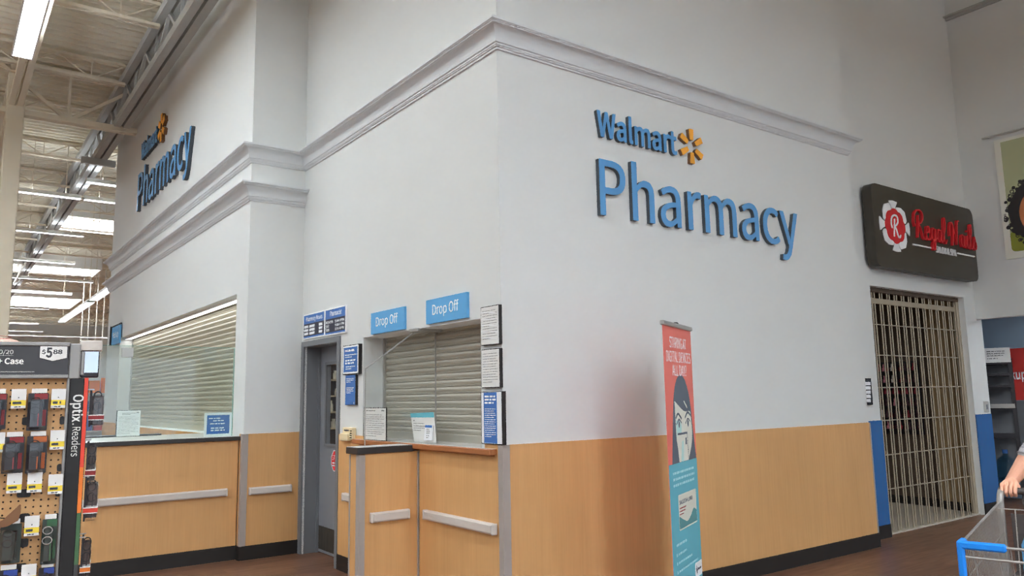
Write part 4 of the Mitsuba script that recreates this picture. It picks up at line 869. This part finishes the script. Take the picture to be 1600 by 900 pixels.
def tag_(a_, d_, w_=0.05, h_=0.076, lab=None):
    k_ = thing('price_tag', lab, 'price tag')
    part(k_, 'card', L_(extr(sbox(a_, d_ - h_, a_ + w_, d_), 0.0012, 0.03)), 'price_white')
    part(k_, 'yellow_band', L_(extr(sbox(a_, d_ - h_ * 0.86, a_ + w_, d_ - h_ * 0.58), 0.0004, 0.0312)), 'tag_yellow')
    prints(k_, FR, unary_union([lines_of(a_ + 0.006, a_ + w_ - 0.008, [d_ - h_ * 0.78], h_ * 0.12, int(abs(a_) * 999), 0.8), lines_of(a_ + 0.012, a_ + w_ - 0.014, [d_ - h_ * 0.95], h_ * 0.05, 5, 0.9), Point(a_ + w_ / 2, d_ - h_ * 0.45).buffer(0.0022)]), 0.0317, 'header_dark', 'print')
    part(k_, 'peg_arm', L_(bar((a_ + w_ / 2, d_ - 0.004, 0), (a_ + w_ / 2, d_ - 0.004, 0.03), 0.004)), 'chrome')
tags = [(-0.185, 1.617, 'first row, left of the dark glasses pack'), (-0.049, 1.616, 'first row, at the right edge of the pegboard'), (-0.246, 1.45, 'second row, cut by the left edge of the view'), (-0.044, 1.452, 'second row, right of the orange pack'),
        (-0.18, 1.292, 'third row, left of three'), (-0.112, 1.29, 'third row, middle of three'), (-0.041, 1.279, 'third row, right of three'), (-0.112, 1.125, 'fourth row, between the green packs'), (-0.112, 0.943, 'lowest row in view, between the blue packs')]
for a_, d_, l in tags: tag_(a_, d_, lab='white price tag with yellow band, ' + l)
def pack(a_, b_, c_, d_, card, body, lab, glass=True):
    k_ = thing('glasses_pack', lab, 'glasses pack'); w_, h_ = b_ - a_, d_ - c_
    part(k_, 'backing_card', L_(extr(rrect(a_, c_, b_, d_, 0.004), 0.003, 0.028)), 'case_green' if body == 'case_green' else 'case_black')
    part(k_, 'card_top', L_(extr(sbox(a_ + w_ * 0.3, d_ - h_ * 0.17, b_ - w_ * 0.04, d_ - 0.002), 0.0006, 0.031)), card)
    part(k_, 'card_strip', L_(extr(sbox(b_ - w_ * 0.26, c_ + h_ * 0.12, b_ - w_ * 0.08, c_ + h_ * 0.55), 0.0006, 0.031)), card)
    part(k_, 'hang_tab', L_(extr(sbox(a_ + w_ * 0.15, d_ - 0.002, b_ - w_ * 0.1, d_ + 0.018), 0.002, 0.028)), 'price_white')
    part(k_, 'case', L_(rbx(a_ + w_ * 0.04, b_ - w_ * 0.28, c_ + 0.006, d_ - h_ * 0.16, 0.031, 0.055, 0.010)), body, smooth=30)
    cxl, cyl = a_ + w_ * 0.40, c_ + h_ * 0.66
    for s_ in (-1, 1):
        ring = LineString([(cxl + 0.016 * math.cos(q), cyl + s_ * 0.019 + 0.014 * math.sin(q)) for q in np.linspace(0, 2 * math.pi, 18)]).buffer(0.0016)
        part(k_, 'rim', L_(extr(ring, 0.004, 0.056)), 'chrome' if 'silver' in lab else 'black_plastic')
    part(k_, 'temple', L_(bar((cxl + 0.012, cyl - 0.03, 0.058), (cxl + 0.012, c_ + 0.018, 0.058), 0.004)), card)
    part(k_, 'blister', L_(rbx(a_ + w_ * 0.02, b_ - w_ * 0.04, c_ + 0.003, d_ - 0.014, 0.0312, 0.066, 0.012)), 'clam', smooth=30)
    part(k_, 'peg_arm', L_(bar(((a_ + b_) / 2, d_ + 0.01, 0), ((a_ + b_) / 2, d_ + 0.01, 0.029), 0.004)), 'chrome')
pack(-0.262, -0.198, 1.462, 1.60, 'card_red', 'case_black', 'dark red glasses pack cut by the left edge, first row')
pack(-0.128, -0.058, 1.453, 1.600, 'card_red', 'case_black', 'black glasses pack with dark red card, first row')
pack(-0.202, -0.13, 1.291, 1.432, 'card_red', 'case_black', 'black glasses pack with red card, second row, left one')
pack(-0.122, -0.052, 1.287, 1.432, 'card_orange', 'case_black', 'black glasses pack with orange card, second row, right one')
pack(-0.19, -0.12, 0.953, 1.10, 'case_green', 'case_green', 'dark green glasses pack under the brown sunglasses')
pack(-0.052, 0.0, 0.936, 1.108, 'card_green', 'case_green', 'green glasses pack with silver frames at the right edge, fourth row')
pack(-0.19, -0.122, 0.79, 0.93, 'card_blue', 'case_black', 'blue glasses pack at the lower left corner of the view')
pack(-0.054, 0.0, 0.78, 0.925, 'card_blue', 'case_black', 'blue glasses pack at the right edge, lowest row')
k_ = thing('sunglasses', 'brown sunglasses resting across the pegs above the dark green pack', 'sunglasses')
lens = Polygon([(-0.235, 1.105), (-0.18, 1.118), (-0.128, 1.172), (-0.127, 1.145), (-0.133, 1.118), (-0.165, 1.10), (-0.22, 1.092)]).buffer(0.003)
part(k_, 'lens', L_(extr(lens, 0.006, 0.066)), 'brown_lens'); part(k_, 'temple', L_(bar((-0.24, 1.14, 0.065), (-0.17, 1.125, 0.06), 0.004)), 'black_plastic'); part(k_, 'temple', L_(bar((-0.20, 1.112, 0.064), (-0.12, 1.132, 0.004), 0.004)), 'black_plastic')
# packs on the right-hand side of the display
for i, (z, m_, hh, wd) in enumerate(((1.535, 'card_red', 0.15, 0.05), (1.315, 'card_red', 0.17, 0.03), (1.165, 'strip_red', 0.17, 0.045), (0.93, 'strip_orange', 0.16, 0.03))):
    for j in (0, 1):
        zz = -0.06 - 0.10 * j
        k_ = thing('glasses_pack', ('clear glasses pack with %s band on the display side, %s level, %s' % (('dark red', 'crimson', 'red', 'orange')[i], ('top', 'second', 'third', 'lowest')[i], ('front', 'rear')[j])), 'glasses pack')
        part(k_, 'backing', L_(bx(0.092, 0.088 + wd, z - hh * 0.46, z + hh * 0.34, zz - 0.026, zz - 0.023)), 'pack_dim')
        part(k_, 'insert', L_(bx(0.086, 0.092, z - hh / 2, z + hh / 2, zz - 0.028, zz + 0.028)), 'rack_dark')
        part(k_, 'band', L_(bx(0.084, 0.086 + wd + 0.006, z - hh * 0.30, z - hh * 0.20, zz - 0.03, zz + 0.031)), m_)
        part(k_, 'band_edge', L_(cat_([bx(0.084, 0.086 + wd + 0.006, z - hh * 0.325, z - hh * 0.30, zz - 0.03, zz + 0.0312), bx(0.084, 0.086 + wd + 0.006, z - hh * 0.20, z - hh * 0.175, zz - 0.03, zz + 0.0312)])), 'price_white')
        for s_ in (-1, 1):
            ring = [(0.09 + wd * 0.5 + 0.014 * math.cos(q), z + 0.03 + s_ * 0.022 + 0.018 * math.sin(q), zz + 0.02) for q in np.linspace(0, 2 * math.pi, 16)[:-1]]
            part(k_, 'rim', L_(tube(ring, 0.0022, 6, True)), 'case_black')
        part(k_, 'temple', L_(bar((0.09 + wd * 0.6, z + 0.02, zz + 0.015), (0.09 + wd * 0.55, z - hh * 0.45, zz), 0.004)), 'case_black')
        part(k_, 'blister', L_(rbx(0.092, 0.092 + wd, z - hh / 2, z + hh / 2 - 0.02, zz - 0.028, zz + 0.028, 0.010)), 'clam', smooth=30)
        part(k_, 'peg_arm', L_(bar((0.07, z + hh / 2 + 0.004, zz), (0.10, z + hh / 2 + 0.004, zz), 0.004)), 'chrome')
# mirror beside the header
k_ = thing('display_mirror', 'small framed mirror fixed to the right side of the glasses display header', 'mirror')
part(k_, 'bracket', L_(rbx(0.045, 0.06, 1.67, 1.77, -0.06, 0.0, 0.004)), 'rack_grey')
part(k_, 'frame', L_(rbx(0.046, 0.113, 1.662, 1.772, -0.03, -0.008, 0.004)), 'rack_dark')
part(k_, 'mirror_face', L_(bx(0.050, 0.110, 1.682, 1.770, -0.008, -0.0065)), 'mirror')
k_ = thing('grey_cap_box', 'light grey box on top of the display mirror', 'box')
part(k_, 'shell', L_(rbx(0.040, 0.122, 1.7725, 1.815, -0.05, 0.0, 0.003)), 'rail_grey')
# things lying on the display
k_ = thing('folded_bag', 'flat pink bag with a dark line on top of the glasses display', 'bag')
def mound(a, b, z0_, h, d0, d1):
    g_ = np.linspace(0, 1, 16); X, Z = np.meshgrid(a + (b - a) * g_, d0 + (d1 - d0) * g_); hgt = h * np.clip(np.sin(np.pi * (X - a) / (b - a)) * np.sin(np.pi * (Z - d0) / (d1 - d0)), 0, 1) ** 0.45
    top = np.c_[X.ravel(), (z0_ + hgt).ravel(), Z.ravel()]; f = []
    for i in range(15):
        for j in range(15): q = i * 16 + j; f += [[q, q + 16, q + 1], [q + 1, q + 16, q + 17]]
    return trimesh.Trimesh(top, f, process=False)
part(k_, 'body', L_(mound(-0.36, -0.175, 1.803, 0.03, -0.3, -0.06)), 'pink_bag', smooth=True)
part(k_, 'printed_line', L_(tube([(-0.27 + 0.06 * math.cos(q) , 1.829 + 0.006 * math.sin(q), -0.09) for q in np.linspace(0, 2 * math.pi, 20)[:-1]], 0.0012, 5, True)), 'card_red')
k_ = thing('paper_sheet', 'curled white sheet on top of the glasses display', 'paper')
put(k_, L_(mound(-0.07, 0.0, 1.803, 0.008, -0.2, -0.06)), 'paper', smooth=True)

# ------------------------------------------------------------------ far store
key = thing('hanging_sign', 'grey sign panel hung on white rods deep in the store', 'sign')
part(key, 'panel', bx(4.6, 5.4, 35.98, 36.04, 3.4, 4.1), 'rail_grey')
for x_ in (4.62, 4.86, 5.14, 5.40): part(key, 'rod', bar((x_, 36.01, 4.1), (x_, 36.01, ZD + 0.02), 0.04), 'lamp_housing')
def gondola(xa, xb, ya, yb, h, label, seed):
    key = thing('shelf_unit', label, 'shelving')
    part(key, 'carcass', bx(xa, xb, ya + 0.25, yb, 0, h), 'far_wall')
    r_ = random.Random(seed)
    for z in np.arange(0.2, h - 0.1, 0.4): part(key, 'shelf', bx(xa, xb, ya, ya + 0.25, z - 0.03, z), 'rail_grey')
    for z in np.arange(1.0, h - 0.1, 0.4):
        x_ = xa + 0.05
        while x_ < xb - 0.3:
            w_ = r_.uniform(0.15, 0.3); kk = thing('shelf_box', 'small coloured carton on the distant store shelves', 'carton', 'cartons on the distant shelves')
            put(kk, bx(x_, x_ + w_, ya + 0.05, ya + 0.23, z, z + r_.uniform(0.18, 0.33)), r_.choice(['card_blue', 'sign_blue', 'poster_red', 'paper', 'strip_orange', 'bottle_white'])); x_ += w_ + 0.04
gondola(0.5, 3.4, 19.0, 19.8, 2.0, 'store shelves seen past the far end of the shuttered wall', 3)
k_ = thing('far_door_panel', 'white tall panel on the far end wall of the store', 'panel')
part(k_, 'leaf', bx(7.0, 8.4, 61.8, 61.95, 3.2, 6.2), 'lamp_housing'); part(k_, 'leaf', bx(8.45, 9.8, 61.8, 61.95, 3.2, 6.2), 'lamp_housing')

# ------------------------------------------------------------------ shopping cart
ca = math.radians(13.6); FCt = np.eye(4); FCt[:3, 0] = (math.cos(ca), math.sin(ca), 0); FCt[:3, 1] = (math.sin(ca), -math.cos(ca), 0); FCt[:3, 2] = (0, 0, 1); FCt[:3, 3] = (3.44, 1.59, 0)
FCt[:3, 1] *= 1
Cx = lambda m: (lambda q: (q.invert(), q)[1] if np.linalg.det(FCt[:3, :3]) < 0 else q)(xf(m, FCt))
key = thing('shopping_cart', 'grey wire shopping cart with bright blue corner bumpers at the lower right', 'shopping cart')
CL, CW, ZT, ZBm = 1.0, 0.54, 0.92, 0.47       # local x = towards the handle, y = to the right in view
zt = lambda x: ZT + 0.06 * x / CL
def rods(lst, r=0.003, n=6): return Cx(cat_([tube(l, r, n) for l in lst]))
part(key, 'rim', rods([[(0, 0, ZT), (CL, 0, zt(CL))], [(0, CW, ZT), (CL, CW, zt(CL))], [(0, 0, ZT), (0, CW, ZT)], [(0, 0.0, ZT - 0.05), (0, CW, ZT - 0.05)]], 0.006), 'cart_grey')
inn = lambda x, y, s: (0.07 + (x) * 0.92, 0.04 + y * 0.86, ZBm + 0.05 * x)
side = []
for yy in (0, CW):
    for x in np.arange(0.04, CL, 0.032): side.append([(x, yy, zt(x)), inn(x, yy, 0)])
    for q in (0.3, 0.62): side.append([tuple(np.array((x, yy, zt(x))) * (1 - q) + np.array(inn(x, yy, 0)) * q) for x in (0.0, CL)])
part(key, 'side_wires', rods(side, 0.0022, 5), 'cart_grey', kind='stuff')
fr = [[(0, y, ZT), inn(0, y, 0)] for y in np.arange(0.04, CW, 0.045)] + [[tuple(np.array((0, y, ZT)) * (1 - q) + np.array(inn(0, y, 0)) * q) for y in (0, CW)] for q in (0.45, 0.8)]
part(key, 'front_wires', rods(fr, 0.0022, 5), 'cart_grey', kind='stuff')
part(key, 'floor_wires', rods([[inn(x, 0, 0), inn(x, CW, 0)] for x in np.arange(0, CL, 0.05)] + [[inn(0, y, 0), inn(CL, y, 0)] for y in np.arange(0, CW + 0.01, 0.09)], 0.0022, 5), 'cart_grey', kind='stuff')
for y, s in ((0, 1), (CW, -1)):
    part(key, 'corner_bumper', Cx(cat_([rbx(-0.016, 0.012, y - 0.014, y + 0.014, ZBm + 0.12, ZT + 0.014, 0.008), rbx(-0.016, 0.012, min(y, y + s * 0.15) - 0.012, max(y, y + s * 0.15) + 0.012, ZT - 0.018, ZT + 0.014, 0.007), rbx(-0.014, 0.07, y - 0.014, y + 0.012, ZT - 0.014, ZT + 0.016, 0.007)])), 'cart_blue')
for y in (0.0, CW): part(key, 'upright', Cx(tube([(CL - 0.05, y, 0.15), (CL - 0.01, y, 0.62), (CL, y, zt(CL)), (CL + 0.03, y, 1.015), (CL + 0.07, y, 1.03)], 0.017, 10)), 'cart_grey', smooth=40)
part(key, 'handle', Cx(tube([(CL + 0.06, -0.01, 1.03), (CL + 0.06, CW + 0.01, 1.03)], 0.017, 12)), 'cart_dark', smooth=40)
part(key, 'child_seat', Cx(cat_([bx(CL - 0.06, CL - 0.045, 0.05, CW - 0.05, 0.64, 0.93), bx(CL - 0.22, CL - 0.05, 0.05, CW - 0.05, 0.64, 0.655)])), 'cart_dark')
part(key, 'seat_wires', rods([[(CL - 0.24, y, 0.65), (CL - 0.2, y, zt(CL) - 0.01)] for y in np.arange(0.04, CW, 0.05)] + [[(CL - 0.2, 0.02, zt(CL) - 0.01), (CL - 0.2, CW - 0.02, zt(CL) - 0.01)]], 0.003, 6), 'cart_grey', kind='stuff')
part(key, 'hook_ring', Cx(tube([(CL - 0.02, 0.13 + 0.028 * math.cos(q), 0.985 + 0.032 * math.sin(q)) for q in np.linspace(0, 2 * math.pi, 20)[:-1]], 0.004, 6, True)), 'cart_dark', smooth=40)
part(key, 'lower_frame', Cx(cat_([tube([(CL - 0.05, y, 0.15), (0.1, y + (0.06 if y == 0 else -0.06), 0.2), (0.0, y + (0.08 if y == 0 else -0.08), 0.13)], 0.013, 8) for y in (0, CW)] + [tube([(0.1, 0.06, 0.2), (0.1, CW - 0.06, 0.2)], 0.01, 8), tube([(0.12, 0.06, 0.2), (0.12, 0.09, ZBm)], 0.012, 8), tube([(0.12, CW - 0.06, 0.2), (0.12, CW - 0.09, ZBm)], 0.012, 8)])), 'cart_grey', smooth=40)
for x, y in ((0.0, 0.08), (0.0, CW - 0.08), (CL - 0.05, 0), (CL - 0.05, CW)):
    wl = part(key, 'wheel', Cx(xf(trimesh.creation.cylinder(0.062, 0.028, sections=24), trimesh.transformations.translation_matrix((x, y, 0.062)) @ trimesh.transformations.rotation_matrix(math.pi / 2, (1, 0, 0)))), 'black_plastic', smooth=40)
    part(wl, 'fork', Cx(cat_([bx(x - 0.015, x + 0.015, y - 0.022, y - 0.018, 0.05, 0.15), bx(x - 0.015, x + 0.015, y + 0.018, y + 0.022, 0.05, 0.15), bx(x - 0.02, x + 0.02, y - 0.022, y + 0.022, 0.13, 0.155)])), 'cart_grey')
k_ = thing('drink_bottle', 'small blue bottle standing in the child seat of the cart', 'bottle')
bt = trimesh.creation.revolve([(0, 0), (0.03, 0), (0.03, 0.14), (0.012, 0.18), (0.012, 0.2), (0, 0.2)], sections=16)
put(k_, Cx(xf(bt, trimesh.transformations.translation_matrix((CL - 0.13, 0.12, 0.656)))), 'sign_blue', smooth=40)

# ------------------------------------------------------------------ person pushing the cart
def hull_chain(chains, seg=14):
    out = m3.Manifold()
    for ch in chains:
        for (p, r), (q, s_) in zip(ch[:-1], ch[1:]):
            a_ = m3.Manifold.sphere(r, seg).translate(list(map(float, p))); b_ = m3.Manifold.sphere(s_, seg).translate(list(map(float, q)))
            out = out + m3.Manifold.batch_hull([a_, b_])
    return out
def soft(man, L, it=8):
    mm = man.refine_to_length(L).to_mesh(); m = trimesh.Trimesh(mm.vert_properties[:, :3], mm.tri_verts, process=True)
    return trimesh.smoothing.filter_taubin(m, iterations=it)
# frame of the person: x = forward (towards the cart nose), y = their left, z = up
pc = FCt[:3, 3] + FCt[:3, 0] * (CL + 0.46) + FCt[:3, 1] * 0.45
fw, lf_ = -FCt[:3, 0], FCt[:3, 1]
PM = np.eye(4); PM[:3, 0], PM[:3, 1], PM[:3, 3] = fw, lf_, (pc[0], pc[1], 0)
# hands on the handle: their right is -y
hb = np.linalg.inv(PM) @ np.append((FCt @ np.array([CL + 0.06, 0.035, 1.03, 1]))[:3], 1)
hx_, hy_ = hb[0], hb[1]
YH = {-1: hy_, 1: 0.06}
def arm(s):
    y_h = YH[s]; w_ = np.array((hx_ - 0.085, y_h, 1.065)); e_ = w_ + np.array((-0.10, 0.13 if s < 0 else 0.17, 0.19))
    return [((-0.02, 0.20 * s, 1.42), 0.062), (e_, 0.047)], [(e_, 0.047), (e_ * 0.62 + w_ * 0.38, 0.049), (w_, 0.030)]
chains = [[((-0.02, 0, 0.98), 0.15), ((0.0, 0, 1.15), 0.14), ((-0.02, 0, 1.33), 0.15)], [((-0.02, 0.10, 1.36), 0.10), ((-0.02, -0.10, 1.36), 0.10)], [((-0.02, 0.15, 1.41), 0.07), ((-0.02, -0.15, 1.41), 0.07)],
          [((-0.02, 0, 1.42), 0.07), ((0.0, 0, 1.52), 0.055)], [((0.01, 0, 1.60), 0.078), ((0.0, 0, 1.67), 0.092), ((0.035, 0, 1.60), 0.065)], [((0.06, 0, 1.56), 0.04), ((0.05, 0, 1.58), 0.05)], [((0.095, 0, 1.625), 0.012), ((0.112, 0, 1.60), 0.014)],
          [((0.0, 0.09, 1.62), 0.016), ((-0.01, 0.095, 1.60), 0.014)], [((0.0, -0.09, 1.62), 0.016), ((-0.01, -0.095, 1.60), 0.014)],
          [((-0.02, 0.09, 0.93), 0.11), ((-0.02, -0.09, 0.93), 0.11)]]
for s in (-1, 1):
    up, fo = arm(s); chains += [up, fo]
    dxl = 0.16 * s
    chains += [[((-0.02, 0.09 * s, 0.92), 0.10), ((0.02 + dxl * 0.5, 0.10 * s, 0.50), 0.062), ((-0.05 + dxl, 0.10 * s, 0.09), 0.042)], [((-0.05 + dxl, 0.10 * s, 0.06), 0.04), ((0.09 + dxl, 0.11 * s, 0.035), 0.034)]]
key = thing('person', 'person in striped grey top holding the cart handle at the right edge', 'person')
body = hull_chain(chains)
def hand(s):
    y_h = YH[s]; cs = []
    wr = np.array((hx_ - 0.085, y_h, 1.065)); kn = lambda i: np.array((hx_ - 0.012, y_h + s * (-0.030 + 0.020 * i) * 1.0, 1.062 - 0.003 * abs(i - 1)))
    cs.append([(wr, 0.027), ((wr + kn(0)) / 2 + (0, 0, 0.004), 0.020), (kn(0), 0.0125)]); cs.append([(wr, 0.027), ((wr + kn(3)) / 2, 0.020), (kn(3), 0.0115)]); cs.append([(wr, 0.026), (kn(1), 0.0125)]); cs.append([(wr, 0.026), (kn(2), 0.0125)])
    for i, ln in enumerate((0.92, 1.0, 0.95, 0.78)):
        k0 = kn(i); cs.append([(k0, 0.0105), (k0 + np.array((0.030, 0.001 * i, -0.012)) * ln, 0.0095), (k0 + np.array((0.040, 0, -0.040)) * ln, 0.0088), (k0 + np.array((0.026, 0, -0.056)) * ln, 0.0078)])
    tb = wr + np.array((0.02, -s * 0.020, -0.006)); cs.append([(tb, 0.017), (tb + np.array((0.038, -s * 0.018, -0.010)), 0.0125), (tb + np.array((0.062, -s * 0.012, -0.030)), 0.0105), (tb + np.array((0.07, -s * 0.002, -0.05)), 0.0085)])
    return hull_chain(cs, 16)
hands = trimesh.util.concatenate([soft(hand(s), 0.004, 6) for s in (-1, 1)])
full = soft(body, 0.022, 6)
bodym = trimesh.util.concatenate([full, hands])
bodym = soft(body + hand(-1) + hand(1), 0.007, 7)
put(key, xf(bodym, PM), 'skin', smooth=60)
# clothing: shells round the body chains
def grow(chs, d): return [[(p, r + d) for p, r in ch] for ch in chs]
def sleeve(s):
    up, fo = arm(s); e = np.array(fo[0][0]); f1 = np.array(fo[1][0])
    return [[(up[0][0], 0.078), (up[1][0], 0.064)], [(e, 0.062), (f1 * 0.75 + e * 0.25, 0.060)]]
sh = grow(chains[:3], 0.014) + [[((-0.02, 0, 0.90), 0.165), ((-0.02, 0, 0.98), 0.165)], [((-0.02, 0, 1.42), 0.078), ((-0.01, 0, 1.455), 0.074)]]
for s in (-1, 1): sh += sleeve(s)
top = hull_chain(sh); top = top - m3.Manifold.cube([1, 1, 1]).translate([-0.5, -0.5, -0.15]) 
k1 = part(key, 'top', xf(soft(top, 0.014, 6), PM), 'shirt', smooth=60)
for s in (-1, 1):
    up, fo = arm(s); f1, f2 = np.array(fo[1][0]), np.array(fo[2][0]); d_ = (f2 - f1) / np.linalg.norm(f2 - f1)
    for q, r_ in ((-0.06, 0.060), (-0.03, 0.059), (0.0, 0.058)):
        c_ = f1 + d_ * q; a1 = np.cross(d_, [0, 0, 1]); a1 /= np.linalg.norm(a1); a2 = np.cross(d_, a1)
        part(k1, 'stripe', xf(tube([c_ + r_ * (math.cos(w) * a1 + math.sin(w) * a2) for w in np.linspace(0, 2 * math.pi, 24)[:-1]], 0.003, 6, True), PM), 'shirt_dark', smooth=60)
tr = []
for s in (-1, 1):
    dxl = 0.16 * s; tr.append([((-0.02, 0.09 * s, 0.92), 0.118), ((0.02 + dxl * 0.5, 0.10 * s, 0.50), 0.082), ((-0.05 + dxl, 0.10 * s, 0.11), 0.066)])
tr.append([((-0.02, 0.09, 0.93), 0.125), ((-0.02, -0.09, 0.93), 0.125)])
part(key, 'trousers', xf(soft(hull_chain(tr), 0.02, 6), PM), 'trousers', smooth=60)
for s in (-1, 1):
    dxl = 0.16 * s
    shoe = hull_chain([[((-0.06 + dxl, 0.10 * s, 0.055), 0.052), ((0.10 + dxl, 0.115 * s, 0.042), 0.042)], [((-0.05 + dxl, 0.10 * s, 0.055), 0.05), ((-0.05 + dxl, 0.10 * s, 0.10), 0.05)]])
    part(key, 'shoe', xf(soft(shoe - m3.Manifold.cube([2, 2, 1]).translate([-1, -1, -1.0]), 0.015, 5), PM), 'shoe', smooth=60)
hr = hull_chain([[((-0.012, 0, 1.665), 0.105), ((-0.02, 0, 1.70), 0.093)], [((-0.04, 0, 1.60), 0.09), ((-0.03, 0, 1.67), 0.1)]]) - m3.Manifold.cube([0.2, 0.3, 0.2]).translate([0.045, -0.15, 1.49])
part(key, 'hair', xf(soft(hr, 0.014, 5), PM), 'hair', smooth=60)
for s in (-1, 1):
    e_ = part(key, 'eye', xf(trimesh.creation.icosphere(2, 0.013).apply_translation((0.088, 0.034 * s, 1.628)), PM), 'eye_white', smooth=True)
    part(e_, 'iris', xf(trimesh.creation.icosphere(1, 0.006).apply_translation((0.0975, 0.034 * s, 1.628)), PM), 'hair', smooth=True)
part(key, 'mouth', xf(trimesh.creation.icosphere(2, 1).apply_transform(np.diag([0.008, 0.024, 0.006, 1])).apply_translation((0.097, 0, 1.565)), PM), 'lips', smooth=True)
